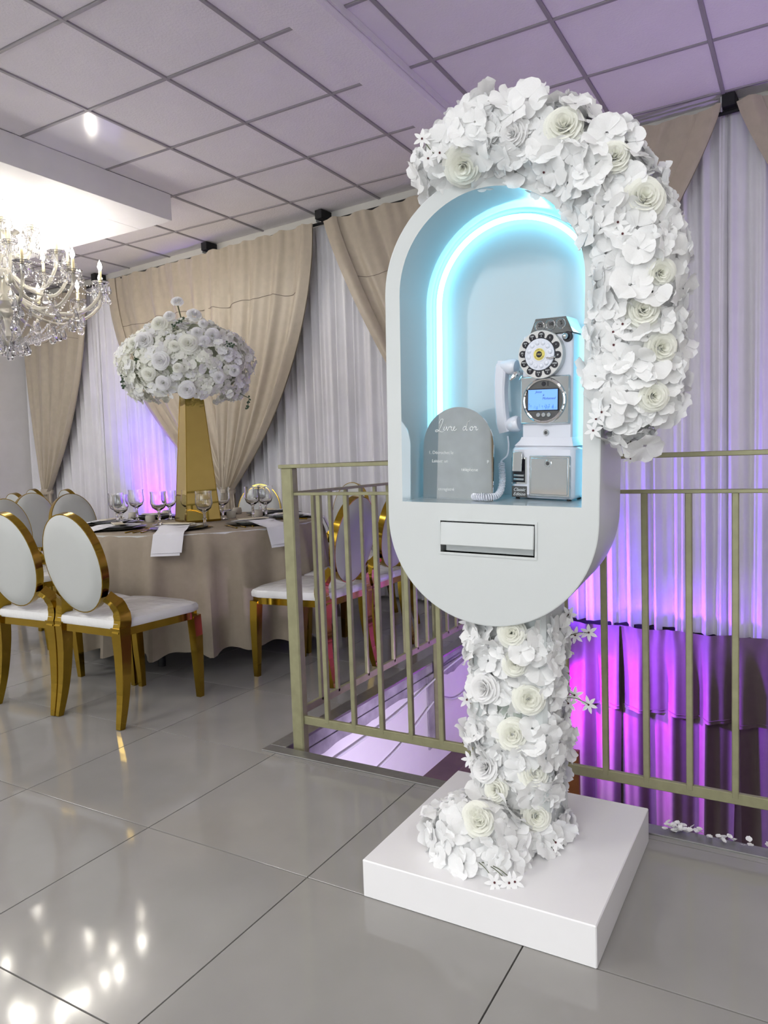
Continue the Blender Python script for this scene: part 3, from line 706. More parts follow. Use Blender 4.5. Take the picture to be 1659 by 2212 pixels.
def scatter(par, surf, n, size, tilt, seed, keep, mn, meshes=FLO, nm='floret', avoid=()):
    rs = random.Random(seed); got = []; tries = 0
    while len(got) < n and tries < n*60:
        tries += 1
        p, nr = surf(rs)
        if not keep(p, nr): continue
        if any((p-q_).length < mn for q_ in got): continue
        if any((p-q_).length < r_ for q_, r_ in avoid): continue
        got.append(p)
        s_ = size*rs.uniform(.8, 1.2)
        place(meshes[rs.randrange(len(meshes))], nm, par, p+nr*rs.uniform(-.012, .012)*size/.045, nr, s_, rs.random()*6.28, tilt, rs)
    return got
# garland over the top and right of the capsule
gar = tag(empty('flower_garland', M=BM @ Tm(.30, .03, .1)), 'thick white hydrangea and rose garland over the top and right of the booth', 'garland')
rho = .328
gp = [(rho*math.cos(R(116-116*k/22)), .035, vt+rho*math.sin(R(116-116*k/22))) for k in range(23)]+[(rho, .035, vt-.024*k) for k in range(1, 15)]
gp = [BM @ Vector(p) for p in gp]
blob_core(gar, gp, [.03]+[.055]*(len(gp)-2)+[.03])
def gar_surf(rs):
    k = rs.random()*(len(gp)-1); i = min(int(k), len(gp)-2); p = gp[i].lerp(gp[i+1], k-i); t = (gp[i+1]-gp[i]).normalized()
    B = basis(t, BR.to_3x3() @ Vector((0, -1, 0))); a = rs.random()*2*PI
    nr = B.col[0]*math.cos(a)+B.col[1]*math.sin(a)
    e = min(k, len(gp)-1-k)/3.0
    rr_ = .086*(.55+.45*min(1, e))*(1+.10*math.sin(k*1.9)+.06*math.sin(k*4.3))
    if k < 1 or k > len(gp)-2: nr = (nr+t*(-1 if k < 1 else 1)*.9).normalized()
    return p+nr*rr_, nr
Dloc = BR.to_3x3() @ Vector((0, 1, 0))
def gar_keep(p, nr): 
    l = BM.inverted() @ p
    inside = (abs(l.x) < bR-.0 and l.y > -.02 and l.z < vt+.1)
    return nr.dot(Dloc) < .55 and not (math.hypot(l.x, max(0, l.z-vt)) < bR-.01 and l.y > -.005) and math.hypot(l.x, max(0, l.z-vt)) > br_-.012
def surf_at(px, py, path, rad):  # point where a line of sight meets a tube of flowers
    d = pix(px, py).normalized(); best = None
    for p in path:
        t = (p-CAM).dot(d); q_ = CAM+d*t; e = (q_-p).length
        if best is None or e < best[0]: best = (e, t)
    e, t = best; t -= math.sqrt(max(0, rad*rad-min(e, rad)**2))
    pos = CAM+d*t
    nr = min(((pos-p) for p in path), key=lambda v: v.length)
    return pos, (nr.normalized()*.9-d*.5).normalized()
avoid = []
for k, (px, py, rp) in enumerate(((1002, 356, 43), (1387, 431, 44), (1218, 276, 40), (1422, 591, 34), (1388, 672, 38), (1424, 752, 36), (1408, 856, 34), (1326, 342, 33), (1110, 290, 30))):
    pos, nr = surf_at(px, py, gp, .085)
    s_ = rp/FPX*(pos-CAM).length*1.02
    place(ROSE_I[k % 3] if k not in (8,) else ROSE_W[0], 'rose', gar, pos+nr*(.012-s_*.25), nr, s_, k*1.3); avoid.append((pos, s_*.95))
print('garland florets', len(scatter(gar, gar_surf, 295, .039, .6, 5, gar_keep, .0265, avoid=avoid)))
for k, (px, py) in enumerate(((1125, 355), (1290, 480), (1310, 560), (1340, 690), (1320, 720), (1330, 870), (1260, 330), (1050, 330), (1300, 880), (1380, 740))):
    pos, nr = surf_at(px, py, gp, .070); o = place(LEAF, 'leaf', gar, pos, nr, .045, k*1.9); o.matrix_basis = o.matrix_basis @ Rx(.4)
def star_at(par, px, py, dist, path=None):
    pass
for (cl) in (((912, 300), (925, 342), (950, 330)), ((1175, 372), (1196, 362), (1210, 384)), ((1310, 492), (1335, 480), (1345, 505)), ((1325, 717), (1326, 745), (1345, 700)), ((1288, 905), (1282, 930), (1300, 890))):
    fl = []
    for (px, py) in cl:
        pos, nr = surf_at(px, py, gp, .100); fl.append((pos, (nr-pix(px, py).normalized()*.8).normalized()))
    c0 = sum((f[0] for f in fl), Vector())/3
    mid = min(gp, key=lambda p: (p-c0).length)
    sprig(gar, [mid.lerp(c0, .4), mid.lerp(c0, .85), fl[0][0]-fl[0][1]*.004], fl, .022)
d_ = pix(1362, 990); pz = CAM+d_*((gp[-1]-CAM).dot(fw)/d_.dot(fw))
sprig(gar, [gp[-1], pz+Vector((0, 0, .03)), pz], [(pz, Vector((.2, -.6, -.6)))], .018)
# column of flowers round the pillar
colm = tag(empty('flower_column', (-.66, 1.80, .1)), 'column of white hydrangeas and ivory roses wrapped round the booth leg', 'flowers')
cpth = [Vector((-.72+.055*min(1, k/4), 1.70+.10*min(1, k/4), .15)) if k < 5 else Vector((-.662, 1.805, .15+(k-4)*.0345)) for k in range(21)]
blob_core(colm, [Vector((-.675, 1.78, .10)), Vector((-.662, 1.805, .2)), Vector((-.655, 1.805, .66))], [.09, .085, .085])
blob_core(colm, [Vector((-.74, 1.66, .105)), Vector((-.735, 1.67, .16))], [.07, .05])
def col_surf(rs):
    z = rs.uniform(.105, .665); a = rs.random()*2*PI
    w_ = .098+.012*math.sin(z*23)+.008*math.sin(z*51+1); x = math.cos(a); y = math.sin(a)
    kx = (abs(x)**4+abs(y)**4)**-.25
    nr = Vector((x, y, 0)); sh = 0
    return Vector((-.660+x*kx*w_-sh*.6, 1.805+y*kx*w_*.9-sh*.5, z)), nr
def base_surf(rs):
    a = rs.random()*2*PI; b = math.asin(rs.random())
    nr = Vector((math.cos(a)*math.cos(b), math.sin(a)*math.cos(b), math.sin(b)))
    return Vector((-.728+nr.x*.125, 1.672+nr.y*.105, .115+nr.z*.115)), nr
viewn = Vector((.35, -.94, 0))
def col_keep(p, nr): return nr.dot(viewn) > -.45 and p.z < .67
avoid = []
crow = []
for k, (px, py, rp) in enumerate(((1106, 1367, 34), (1112, 1433, 30), (1141, 1510, 37), (1108, 1587, 37), (1152, 1670, 34), (1073, 1706, 28), (1157, 1763, 32), (1036, 1776, 33), (1048, 1486, 36), (1050, 1658, 33), (1030, 1760, 30))):
    pos, nr = surf_at(px, py, cpth[4:] if py < 1740 else cpth[:6], .112)
    s_ = rp/FPX*(pos-CAM).length*1.0
    place((ROSE_W if k in (8, 9) else ROSE_I)[k % 3], 'rose', colm, pos+nr*(.010-s_*.25), nr+Vector((0, 0, .15)), s_, k*1.7); avoid.append((pos, s_*.9))
print('column florets', len(scatter(colm, col_surf, 215, .038, .6, 11, col_keep, .0265, avoid=avoid)), len(scatter(colm, base_surf, 60, .044, .5, 12, lambda p, n: n.dot(Vector((.2, -.9, .5))) > -.35, .027, avoid=avoid)))
for k, (px, py) in enumerate(((1100, 1490), (1110, 1560), (1160, 1585), (1160, 1705), (1010, 1835), (1025, 1825), (1095, 1800), (1150, 1420))):
    pos, nr = surf_at(px, py, cpth, .085); o = place(LEAF, 'leaf', colm, pos, nr, .045, k*1.9)
def spr(px, py, depth): d = pix(px, py); return CAM+d*depth
for cl, dep, root in ((((1228, 1328), (1243, 1372), (1272, 1367)), 1.93, (-.56, 1.80, .62)), (((1241, 1502), (1272, 1522), (1228, 1520)), 1.93, (-.56, 1.80, .48)), (((1010, 1345), (1008, 1512), (1015, 1640)), 1.95, (-.76, 1.78, .5)), (((945, 1890), (962, 1915), (950, 1865)), 1.84, (-.80, 1.60, .15)), (((1068, 1915), (1100, 1945), (1112, 1910)), 1.72, (-.70, 1.58, .13)), (((1195, 1845), (1190, 1835), (1200, 1820)), 1.85, (-.58, 1.72, .15))):
    fl = [(spr(px, py, dep), (-pix(px, py)).normalized()+Vector((random.uniform(-.4, .4), 0, random.uniform(-.2, .4)))) for px, py in cl]
    fl = [(Vector((p.x, p.y, max(p.z, .108))), n) for p, n in fl]
    rt_ = Vector(root)
    for p, n in fl: MB().tube(spline([rt_, rt_.lerp(p, .6)+Vector((0, 0, .01)), p], 4), .001, 5).build('twig', M_stem, colm, world=True)
    for p, n in fl:
        o = place(STAR, 'star_flower', colm, p, n, .024, random.random()*6); inst(STAM, 'stamen', o, Matrix.Identity(4))
def filler(par, surf, keep, n, size, seed, nm='small_petals'):
    rs = random.Random(seed); fb = MB(); V_ = [[v.co.copy() for v in me.vertices] for me in FLO[:3]]; F_ = [[tuple(p.vertices) for p in me.polygons] for me in FLO[:3]]
    c = 0
    while c < n:
        p, nr = surf(rs)
        if not keep(p, nr): continue
        c += 1; j = c % 3
        nn = (nr+Vector((rs.uniform(-1, 1), rs.uniform(-1, 1), rs.uniform(-1, 1)))*.9).normalized()
        Mf = basis(nn).to_4x4(); Mf.translation = p-nr*rs.uniform(.0, .03)
        Mf = Mf @ Rz(rs.random()*6) @ Matrix.Scale(size*rs.uniform(.8, 1.2), 4)
        fb.add([Mf @ v for v in V_[j]], F_[j])
    ob = fb.build(nm, M_petal, par, world=True); ob['kind'] = 'stuff'
filler(gar, gar_surf, gar_keep, 330, .027, 51); filler(colm, col_surf, col_keep, 260, .026, 52); filler(colm, base_surf, lambda p, n: True, 70, .028, 53)
# loose petals along the metal edging
lp = MB(); rs = random.Random(4)
for k in range(70):
    x = rs.uniform(-.36, .15) if k > 15 else rs.uniform(-.34, -.26)
    M = Tm(x, 2.172+rs.uniform(-.012, .02), .008+rs.random()*.012) @ Rz(rs.random()*6) @ Rx(rs.uniform(-.6, .6)) @ Matrix.Scale(.016, 4)
    lp.grid(lambda u, v: ((u-.5)*1.2*math.sin(PI*(.1+.8*v)), v-.5, .5*(u-.5)**2+.2*v*v), 3, 3, M)
o = tag(lp.build('fallen_petals', M_petal), 'loose white petals lying along the metal floor edging', 'petals'); o['kind'] = 'stuff'
# ------------------------------------------------------------------ chairs
def make_chair():
    e = empty('banquet_chair')
    BT = Tm(0, -.205, .455) @ Rx(R(11))          # back frame, leaning backwards
    def oval(rx_, rz_, n=44): return [(rx_*math.cos(2*PI*k/n), .255+rz_*math.sin(2*PI*k/n)) for k in range(n)]
    o1 = oval(.180, .222); i1 = oval(.168, .209)
    MB().prism(o1, -.018, .018, BT, holes=[i1[::-1]]).build('back_rim', M_gold, e)
    bk = empty('backrest'); bk.parent = e
    def pad(sgn):
        def fn(u, v):
            a = 2*PI*u; s_ = v
            return BT @ Vector((.175*s_*math.cos(a), sgn*(.018+.022*math.sqrt(max(0, 1-s_**5))), .255+.217*s_*math.sin(a)))
        return MB().grid(fn, 44, 7, wrap=True)
    p = pad(1).build('back_pad', M_vinyl, e); pad(-1).build('back_pad', M_vinyl, e)
    bpy.data.objects.remove(bk)
    MB().prism(oval(.169, .210), -.017, .017, BT).build('back_core', M_vinyl, e)
    # seat
    out = [(-.195, -.215), (.195, -.215), (.232, .18), (.215, .232), (.12, .262), (-.12, .262), (-.215, .232), (-.232, .18)]
    pts = []
    for k in range(8):
        a = Vector((*out[k], 0)); b = Vector((*out[(k+1) % 8], 0))
        for j in range(5): pts.append(a.lerp(b, j/5))
    n = len(pts)
    def seat_fn(u, v):
        p = pts[int(round(u*n)) % n]; s_ = [1.0, 1.012, 1.012, .985, .90, .6, .25, .0][int(round(v*7))]; z = [.422, .428, .446, .458, .466, .472, .474, .475][int(round(v*7))]
        return (p.x*s_, .01+(p.y-.01)*s_, z)
    MB().grid(seat_fn, n, 7, wrap=True).build('seat_cushion', M_vinylw, e)
    fr_ = MB(); ring = [(p.x*.985, .01+(p.y-.01)*.985) for p in pts]; rin = [(p.x*.88, .01+(p.y-.01)*.88) for p in pts]
    vs = [(x, y, z) for (L_, z) in ((ring, .388), (ring, .423), (rin, .423), (rin, .388)) for x, y in L_]
    fr_.add(vs, [(i*n+k, i*n+(k+1) % n, ((i+1) % 4)*n+(k+1) % n, ((i+1) % 4)*n+k) for i in range(4) for k in range(n)])
    fr_.build('seat_frame', M_gold, e)
    sq = [(-1, -1), (1, -1), (1, 1), (-1, 1)]
    for s_ in (-1, 1):
        MB().tube([(s_*.205, .215, .40), (s_*.204, .223, .30), (s_*.200, .232, .12), (s_*.198, .236, 0)], [.023, .022, .017, .013], 4, prof=sq, ref=(1, 0, 0)).build('leg', M_gold, e, False)
        MB().tube(spline([(s_*.190, -.198, .43), (s_*.191, -.196, .30), (s_*.196, -.210, .14), (s_*.202, -.240, 0)], 4), [.029-.016*(k/12)**1.2 for k in range(13)], 4, prof=sq, ref=(1, 0, 0)).build('leg', M_gold, e, False)
        MB().tube(spline([(s_*.190, -.200, .40), (s_*.192, -.185, .46), (s_*.178, -.192, .52), (s_*.146, -.222, .565)], 5), [.027]*8+[.024]*4+[.020]*4, 4, prof=[(-.75, -1.1), (.75, -1.1), (.75, 1.1), (-.75, 1.1)], ref=(1, 0, 0)).build('back_bracket', M_gold, e)
    return e
chair0 = make_chair()
CH = [
 (-2.714, 2.286, 0, 'white oval back chair with gold rim, nearest to the camera, in front of the table'),
 (-3.150, 2.275, R(2), 'white oval back chair cut by the left picture edge beside the nearest chair'),
 (-2.236, 3.09, R(90), 'white oval back chair behind the railing corner, turned to the table'),
 (-2.262, 3.572, R(91), 'lilac lit oval back chair right of the other, partly behind the booth'),
 (-3.76, 4.40, R(202), 'white oval back chair across the table right of the gold vase'),
 (-3.08, 4.46, R(168), 'white oval back chair across the table just behind the corner post'),
 (-2.55, 4.20, R(140), 'white oval back chair across the table seen between railing bars'),
 (-4.30, 2.96, R(-80), 'oval back chair at the left side of the table, lowest of the rear left group'),
 (-4.40, 3.47, R(-95), 'oval back chair showing above the plates at the left of the table'),
 (-5.05, 3.62, R(-92), 'oval back chair in the middle of the rear left group'),
 (-5.62, 3.98, R(-4), 'farthest left chair top in front of the white wall'),
 (-6.41, 4.70, R(-6), 'chair top right below the tied leftmost drape'),
 (-5.71, 4.55, R(-8), 'chair top in front of the sheer curtain, left of the violet glow'),
]
for k, (x, y, a, lb_) in enumerate(CH):
    o = chair0 if k == 0 else copy_tree(chair0)
    o.matrix_basis = Tm(x, y, 0) @ Rz(a); tag(o, lb_, 'chair', 'white oval back banquet chairs')
# ------------------------------------------------------------------ table
TC = Vector((-3.30, 3.39, 0)); TZ = .75; TR = .745
tb = tag(empty('round_table', (TC.x, TC.y, 0)), 'round folding table hidden under the beige cloth, only its white legs showing', 'table')
MB().lathe([(0, .715), (TR-.01, .715), (TR-.006, .74), (0, .74)], 40).build('tabletop', M_plate2, tb)
for a in (-70, -118, 20, 130):
    x, y = .60*math.cos(R(a)), .60*math.sin(R(a))
    lg = MB().tube([(x, y, .08), (x*.95, y*.95, .715)], .016, 10).build('leg', M_plate2, tb)
    MB().lathe([(.02, 0), (.021, .07), (.018, .085)], 12, Tm(x, y, 0)).build('foot_cap', M_blackm, lg)
def cloth_fn(u, v):
    a = 2*PI*u
    if v < .28:
        r_ = (TR+.002)*v/.28; return (r_*math.cos(a), r_*math.sin(a), TZ)
    t = (v-.28)/.72
    f = math.sin(a*21+.9*math.sin(a*3))+.5*math.sin(a*33+1.3)
    f = (f+.5*abs(f))*.8
    r_ = TR+.010*min(1, t*8)+.035*t+.046*f*t**.6
    z = TZ-.008*min(1, t*20)-(TZ-.125)*t-.012*f*t
    return (r_*math.cos(a), r_*math.sin(a), z)
tag(MB().grid(cloth_fn, 280, 22, Tm(*TC), True).build('tablecloth', M_cloth), 'beige cloth draped in folds over the round table', 'tablecloth')
# gold obelisk vase
VP = Vector((-3.31, 3.38, TZ+.002))
vs = empty('obelisk_vase', VP, R(19)); tag(vs, 'tall tapering mirror gold vase in the middle of the table', 'vase')
def sqr(h, z): return [(h, 0, z), (0, h, z), (-h, 0, z), (0, -h, z)]
b0, t0 = .152, .074
MB().add(sqr(b0, .012)+sqr(t0, .80), [(0, 1, 5, 4), (1, 2, 6, 5), (2, 3, 7, 6), (3, 0, 4, 7), (4, 5, 6, 7)]).build('tapered_shaft', M_goldm, vs, False)
MB().add(sqr(b0+.002, 0)+sqr(b0+.002, .012), [(0, 1, 5, 4), (1, 2, 6, 5), (2, 3, 7, 6), (3, 0, 4, 7), (4, 5, 6, 7), (3, 2, 1, 0)]).build('foot_plate', M_gold, vs, False)
for k in range(4):
    a = sqr(b0, .012)[k]; b = sqr(t0, .80)[k]
    MB().tube([a, b], .0022, 5).build('edge_bead', M_gold, vs)
# bouquet on top of the vase
bq = tag(empty('flower_bouquet', (-3.31, 3.38, 1.53)), 'big domed bouquet of white roses and hydrangeas on the gold vase', 'bouquet')
BC = Vector((-3.33, 3.38, 1.70))
MB().lathe([(0, -.15), (.25, -.13), (.34, -.02), (.28, .14), (.12, .25), (0, .27)], 20, Tm(*BC)).build('moss_core', mat('moss_core', (.50, .54, .40), .9, var=.3), bq, world=True)
def bq_surf(rs):
    a = rs.random()*2*PI; b = math.asin(rs.uniform(-.62, 1))
    nr = Vector((math.cos(a)*math.cos(b), math.sin(a)*math.cos(b), math.sin(b)))
    k = 1+.07*math.sin(a*3+1)+.06*math.sin(b*5)
    return BC+Vector((nr.x*.385*k, nr.y*.385*k, nr.z*(.31 if nr.z > 0 else .28)-.02)), Vector((nr.x/.385, nr.y/.385, nr.z/.3)).normalized()
tocam = (CAM-BC).normalized()
avoid = []
SMALLP = [floret_mesh(30+s_, M_rose if s_ % 2 else M_petal, 4, cup=.25) for s_ in range(6)]
d_m = {}
for k, (px, py, rp) in enumerate(((407, 745, 21), (457, 728, 17), (349, 780, 19), (488, 765, 17), (325, 808, 15), (404, 840, 19), (355, 826, 16), (315, 738, 19), (347, 705, 17), (418, 688, 16), (384, 660, 13), (437, 705, 10), (378, 750, 12), (440, 740, 13), (502, 800, 13), (470, 815, 13), (295, 745, 14), (368, 690, 12), (280, 830, 12), (425, 722, 12), (385, 795, 11))):
    d = pix(px, py).normalized(); t = (BC-CAM).dot(d); q_ = CAM+d*t; off_ = q_-BC
    e2 = (off_.x**2+off_.y**2)/.39**2+(off_.z/.30)**2
    t -= .36*math.sqrt(max(0, 1-e2)); pos = CAM+d*t
    nr = (pos-BC).normalized()*.7-d*.7
    s_ = rp/FPX*t*1.05; place(ROSE_W[k % 3] if k % 4 else ROSE_I[k % 3], 'rose', bq, pos+nr.normalized()*(.035-s_*.2), nr, s_, k); avoid.append((pos, s_*.85))
    if k == 10: MB().tube([BC+Vector((0, 0, .2)), pos], .004, 6).build('rose_stem', M_stem, bq, world=True)
print('bouquet', len(scatter(bq, bq_surf, 292, .030, .55, 21, lambda p, n: n.dot(tocam) > -.55, .029, SMALLP, avoid=avoid)))
rs = random.Random(77); fil = MB()
small = SMALLP[0]
sv = [v.co.copy() for v in small.vertices]; sf = [tuple(p.vertices) for p in small.polygons]
for k in range(1100):
    p, n = bq_surf(rs)
    if n.dot(tocam) < -.6: continue
    n = (n+Vector((rs.uniform(-.5, .5), rs.uniform(-.5, .5), rs.uniform(-.5, .5)))).normalized()
    Mf = basis(n).to_4x4(); Mf.translation = BC+(p-BC)*rs.uniform(.92, 1.0)
    Mf = Mf @ Rz(rs.random()*6) @ Matrix.Scale(rs.uniform(.020, .029), 4)
    fil.add([Mf @ v for v in sv], sf)
ob = fil.build('small_blossoms', M_rose, bq, world=True); ob['kind'] = 'stuff'
for k, (p, q_) in enumerate((((372, 705), (398, 688)), ((262, 815), (268, 840)), ((538, 860), (534, 884)), ((385, 765), (392, 775)), ((290, 770), (300, 790)), ((490, 742), (505, 748)))):
    a = CAM+pix(*p)*(4.25 if k != 2 else 4.5); b = CAM+pix(*q_)*(4.25 if k != 2 else 4.5)
    sp = MB().tube([a.lerp(BC, .25), a, b], .0025, 5).build('twig', M_green, bq, world=True)
    bb = MB()
    for j in range(9): bb.lathe([(0, -.007), (.006, -.003), (.006, .003), (0, .007)], 6, Tm(*(a.lerp(b, j/8)+Vector((math.sin(j*2.1)*.010, 0, math.cos(j*1.7)*.010)))))
    ob = bb.build('berries', M_green, sp, world=False); ob['kind'] = 'stuff'
# place settings
def pol(a, r_): return Vector((TC.x+r_*math.cos(a), TC.y+r_*math.sin(a), TZ+.001))
SEATN = ['nearest the camera, napkin over the table edge', 'beside the corner post of the railing', 'at the right behind the railing bars', 'at the far right of the table', 'at the far side behind the vase', 'at the far left of the table', 'at the left behind the nearest chair', 'just right of the nearest chair back']
plate0 = None; gl0 = None
for k in range(8):
    a = R(-58+45*k); c_ = pol(a, .545)
    M = Matrix.Translation(c_) @ Rz(a-PI/2)       # local +y points outwards
    if plate0 is None:
        plate0 = empty('place_plate')
        MB().lathe([(0, 0), (.10, 0), (.155, .012), (.158, .015), (.10, .006), (0, .005)], 36).build('charger', M_plate, plate0)
        MB().lathe([(0, .006), (.08, .007), (.125, .021), (.127, .023), (.08, .012), (0, .011)], 36).build('dinner_plate', M_plate2, plate0)
        p = plate0
    else: p = copy_tree(plate0)
    p.matrix_basis = M; tag(p, 'charcoal and pale stacked plate '+SEATN[k], 'plate', 'plates on the round table')
    nt = empty('napkin', M=M); tag(nt, 'white folded napkin on the plate '+SEATN[k], 'napkin', 'white napkins')
    def nap(u, v, w_=.150, off=0.):
        s_ = v*.40; edge = TR-.545+.012
        x = (u-.5)*w_+.004*math.sin(v*7); y0 = -.085+s_
        if y0 < edge: y = y0; z = .027+.003*math.sin(u*5+v*9)-(max(0, y0-.09)/(edge-.09))*.021
        else:
            d = y0-edge; y = edge+.014+.010*math.sin(u*4)*d*1.2+.050*min(1, d*9); z = .006-d
        return (x+off, y, z)
    MB().grid(lambda u, v: nap(u, v), 8, 30).build('top_fold', M_linen, nt)
    MB().grid(lambda u, v: Vector(nap(u, v*1.03, .150, .010))+Vector((0, -.003, -.003)), 8, 30).build('under_fold', M_linen, nt)
    cd_ = MB().bbox(-.028, .028, -.085, .085, .032, .036, .001, Rz(R(70))).build('menu_card', M_card, None, False, M=M)
    tag(cd_, 'cream menu card lying on the napkin '+SEATN[k], 'card', 'menu cards')
def glass_mesh():
    prof = [(0, 0), (.034, 0), (.035, .002), (.010, .007), (.006, .015), (.006, .030), (.010, .036), (.006, .042), (.0055, .062), (.012, .070), (.030, .083), (.038, .105), (.037, .125), (.035, .145), (.037, .160), (.0352, .160), (.0335, .145), (.0352, .125), (.036, .105), (.028, .086), (.010, .075), (0, .073)]
    return MB().lathe(prof, 20).data('wine_glass', M_glass)
GM = glass_mesh()
for k, (px, py, lb_, s_) in enumerate((
    (263, 1141, 'crystal goblet at the left in front of the violet glow', .95), (254, 1133, 'crystal goblet half hidden behind the leftmost one', .95),
    (297, 1126, 'crystal goblet standing out against the brightest violet light', 1), (345, 1134, 'crystal goblet between the violet light and the vase', .98),
    (368, 1122, 'crystal goblet just left of the vase foot', .92), (443, 1139, 'crystal goblet in front of the vase right face', 1),
    (482, 1122, 'crystal goblet just right of the vase', 1), (547, 1121, 'front crystal goblet of the group by the corner post', 1), (575, 1120, 'right crystal goblet of the group by the corner post', 1), (563, 1113, 'rear crystal goblet of the group by the corner post', .95))):
    d = pix(px, py); t = (TZ+.001-CAMH)/d.z; p = CAM+d*t
    r_ = (p-TC).xy
    if r_.length > .66: p = Vector((TC.x+r_.x/r_.length*.66, TC.y+r_.y/r_.length*.66, p.z))
    o = inst(GM, 'wine_glass', None, Matrix.Translation(p) @ Matrix.Scale(s_*1.28, 4)); tag(o, lb_, 'glass', 'crystal goblets')
for k, (px, py, lb_) in enumerate(((325, 1128, 'white votive holder left of the vase in front of a goblet'), (288, 1121, 'white votive holder between the left goblets'), (397, 1126, 'white votive holder in front of the vase left face'), (360, 1116, 'tall white votive holder at the far left of the vase'), (500, 1119, 'white votive holder right of the vase front corner'), (513, 1110, 'white flower votive behind the right side plates'), (558, 1116, 'white votive holder under the goblets by the corner post'))):
    d = pix(px, py); t = (TZ+.001-CAMH)/d.z; p = CAM+d*t
    e = tag(empty('votive_holder', p), lb_, 'candle holder', 'white votive holders')
    MB().lathe([(0, 0), (.026, 0), (.032, .012), (.031, .035), (.027, .045), (.024, .045), (.026, .030), (.024, .012), (0, .010)], 12).build('cup', M_wax, e)
    MB().lathe([(0, .011), (.02, .011), (.02, .03), (0, .031)], 12).build('candle', M_linen, e)
def cutlery(kind, p, a, lb_):
    e = tag(empty(kind, p, a), lb_, 'cutlery', 'gold cutlery')
    MB().tube([(0, -.10, .003), (0, -.02, .005), (0, .045, .006)], [.0048, .003, .0026], 6).build('handle', M_gold, e)
    if kind == 'spoon': MB().lathe([(0, -.004), (.010, -.002), (.016, .003), (.015, .004), (.009, 0), (0, -.002)], 14, Tm(0, .068, .008) @ Matrix.Diagonal((1, 1.5, 1, 1))).build('bowl', M_gold, e)
    elif kind == 'fork':
        MB().bbox(-.010, .010, .045, .062, .004, .007, .001).build('neck', M_gold, e, False)
        for j in range(4): MB().tube([(-.009+.006*j, .06, .006), (-.009+.006*j, .095, .008)], [.0018, .001], 5).build('tine', M_gold, e)
    else: MB().add([(-.002, .045, .003), (.009, .05, .003), (.010, .10, .003), (.002, .125, .003), (-.002, .10, .003), (-.002, .045, .006), (.003, .05, .006), (.003, .10, .006), (.001, .125, .005), (-.002, .10, .006)], [(0, 1, 2, 3, 4), (5, 9, 8, 7, 6), (0, 5, 6, 1), (1, 6, 7, 2), (2, 7, 8, 3), (3, 8, 9, 4), (4, 9, 5, 0)]).build('blade', M_gold, e, False)
for kind, a, lb_ in (('knife', -30, 'gold knife right of the front plate'), ('fork', -26, 'gold fork right of the front plate'), ('spoon', -22, 'gold spoon right of the front plate'), ('spoon', -76, 'gold spoon left of the front plate'), ('knife', -72, 'gold knife left of the front plate'), ('fork', -80, 'gold fork left of the front plate'), ('fork', 18, 'gold fork on the cloth behind the corner post')):
    aa = R(a); p = pol(aa, .60); cutlery(kind, p, aa+PI/2, lb_)
# ------------------------------------------------------------------ chandelier
CC = Vector((-4.97, 3.30, 0))
chd = tag(empty('chandelier', (CC.x, CC.y, 2.0)), 'crystal chandelier with candle bulbs hanging in the ceiling recess', 'chandelier')
W0 = Tm(*CC)
def cbuild(mb, nm, mt, par=None, sm=True): return mb.build(nm, mt, par or chd, sm, world=(par is None))
cbuild(MB().tube([(CC.x, CC.y, 2.86), (CC.x, CC.y, 3.03)], .010, 8), 'suspension_rod', M_gold)
cbuild(MB().lathe([(0, 1.98), (.03, 2.0), (.05, 2.06), (.02, 2.12), (.03, 2.2), (.09, 2.26), (.10, 2.30), (.04, 2.36), (.03, 2.46), (.07, 2.52), (.06, 2.58), (.03, 2.64), (.035, 2.74), (.12, 2.80), (.11, 2.83), (.03, 2.86), (0, 2.87)], 18, W0), 'central_column', M_champ)
ptear = MB().lathe([(0, 0), (.10, -.12), (.22, -.40), (.30, -.70), (.22, -.92), (0, -1.0)], 6).data('crystal_drop', M_cryst, False)
pspear = MB().lathe([(0, 0), (.07, -.10), (.13, -.35), (.10, -.75), (0, -1.0)], 6).data('crystal_drop', M_cryst, False)
NDROP = [0]
def drop(p, s_, me=None):
    if NDROP[0] >= 298: return
    NDROP[0] += 1
    inst(me or (ptear if NDROP[0] % 3 else pspear), 'crystal_drop', chd, Matrix.Translation(p) @ Rz(NDROP[0]*1.1) @ Matrix.Scale(s_, 4), True)
beads = MB(); octa = [(0, -1), (.8, -.5), (.8, .5), (0, 1)]
def bead(p, r_): beads.lathe([(x*r_, z*r_) for x, z in octa], 5, Matrix.Translation(p))
def chain(a, b, sag, n, r_):
    for j in range(n+1):
        t = j/n; p = a.lerp(b, t); p.z -= sag*4*t*(1-t); bead(p, r_)
tray = MB().lathe([(.012, 0), (.045, .004), (.062, .016), (.060, .020), (.043, .010), (.012, .006)], 10).data('drip_tray', M_cryst, False)
cndl = MB().lathe([(.0115, 0), (.0115, .085), (.009, .09), (0, .09)], 10).data('candle_tube', mat('candle_tube', (.80, .70, .42), .35, .3))
blb = MB().lathe([(0, 0), (.010, .008), (.0165, .026), (.012, .048), (.004, .066), (0, .076)], 12).data('flame_bulb', M_bulb)
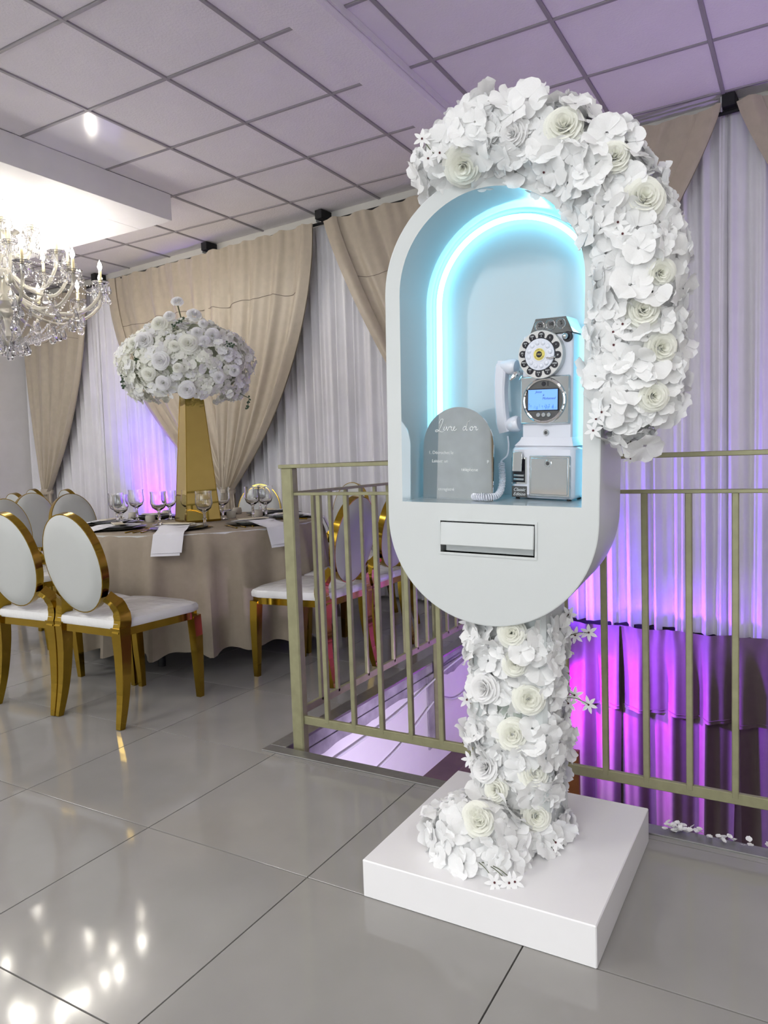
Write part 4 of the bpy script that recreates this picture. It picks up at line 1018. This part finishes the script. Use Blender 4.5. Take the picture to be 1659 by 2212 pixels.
def tier(n, rad, z0, zc, a0, rb):
    tips = []
    for k in range(n):
        a = a0+2*PI*k/n; d = Vector((math.cos(a), math.sin(a), 0))
        pts = [CC+d*rb+Vector((0, 0, z0)), CC+d*(rad*.40)+Vector((0, 0, z0-.10)), CC+d*(rad*.75)+Vector((0, 0, z0-.12)), CC+d*(rad*.96)+Vector((0, 0, zc-.10)), CC+d*rad+Vector((0, 0, zc))]
        cbuild(MB().tube(spline(pts, 6), .0125, 8), 'arm', M_champ)
        tip = pts[-1]; tips.append(tip)
        tr = inst(tray, 'drip_tray', chd, Matrix.Translation(tip), True)
        cn = inst(cndl, 'candle', chd, Matrix.Translation(tip+Vector((0, 0, .01))), True)
        inst(blb, 'flame_bulb', cn, Tm(0, 0, .088))
        for j in range(5):
            b = a+2*PI*j/5; p = tip+Vector((math.cos(b), math.sin(b), 0))*.058+Vector((0, 0, .006))
            bead(p-Vector((0, 0, .008)), .006); drop(p-Vector((0, 0, .015)), .05 if j % 2 else .06)
        mid = pts[2]; 
        bead(mid-Vector((0, 0, .02)), .007); drop(mid-Vector((0, 0, .03)), .085, ptear)
    for k in range(n):
        chain(tips[k]+Vector((0, 0, 0)), tips[(k+1) % n], .09, 22, .0065)
        chain(tips[k]+Vector((0, 0, 0)), CC+Vector((0, 0, zc+.30)), .10, 34, .0065)
    return tips
tier(12, .66, 2.34, 2.42, .1, .09); tier(8, .43, 2.50, 2.60, .3, .06); tier(6, .22, 2.74, 2.80, .5, .03)
for k in range(26):   # lower bead basket
    a = 2*PI*k/26; d = Vector((math.cos(a), math.sin(a), 0))
    chain(CC+d*.50+Vector((0, 0, 2.26)), CC+d*.10+Vector((0, 0, 2.02)), .05, 26, .008)
    if k % 2 == 0: drop(CC+d*.50+Vector((0, 0, 2.24)), .09, ptear); drop(CC+d*.33+Vector((0, 0, 2.13)), .09, ptear); drop(CC+d*.12+Vector((0, 0, 2.02)), .085, ptear)
    else: drop(CC+d*.42+Vector((0, 0, 2.20)), .075, pspear)
drop(CC+Vector((0, 0, 1.99)), .10, ptear)
ob = cbuild(beads, 'bead_chains', M_cryst, None, False); ob['kind'] = 'stuff'
# white notice board on the side wall
nbd = tag(empty('notice_board', (-7.82, 4.55, 1.2)), 'white notice board on the wall at the left picture edge', 'board')
MB().bbox(-7.818, -7.80, 4.5, 4.93, .98, 1.30, .003).build('frame', M_plate2, nbd, False, world=True)
MB().bbox(-7.802, -7.796, 4.52, 4.91, 1.0, 1.28, .001).build('sheet', M_linen, nbd, False, world=True)
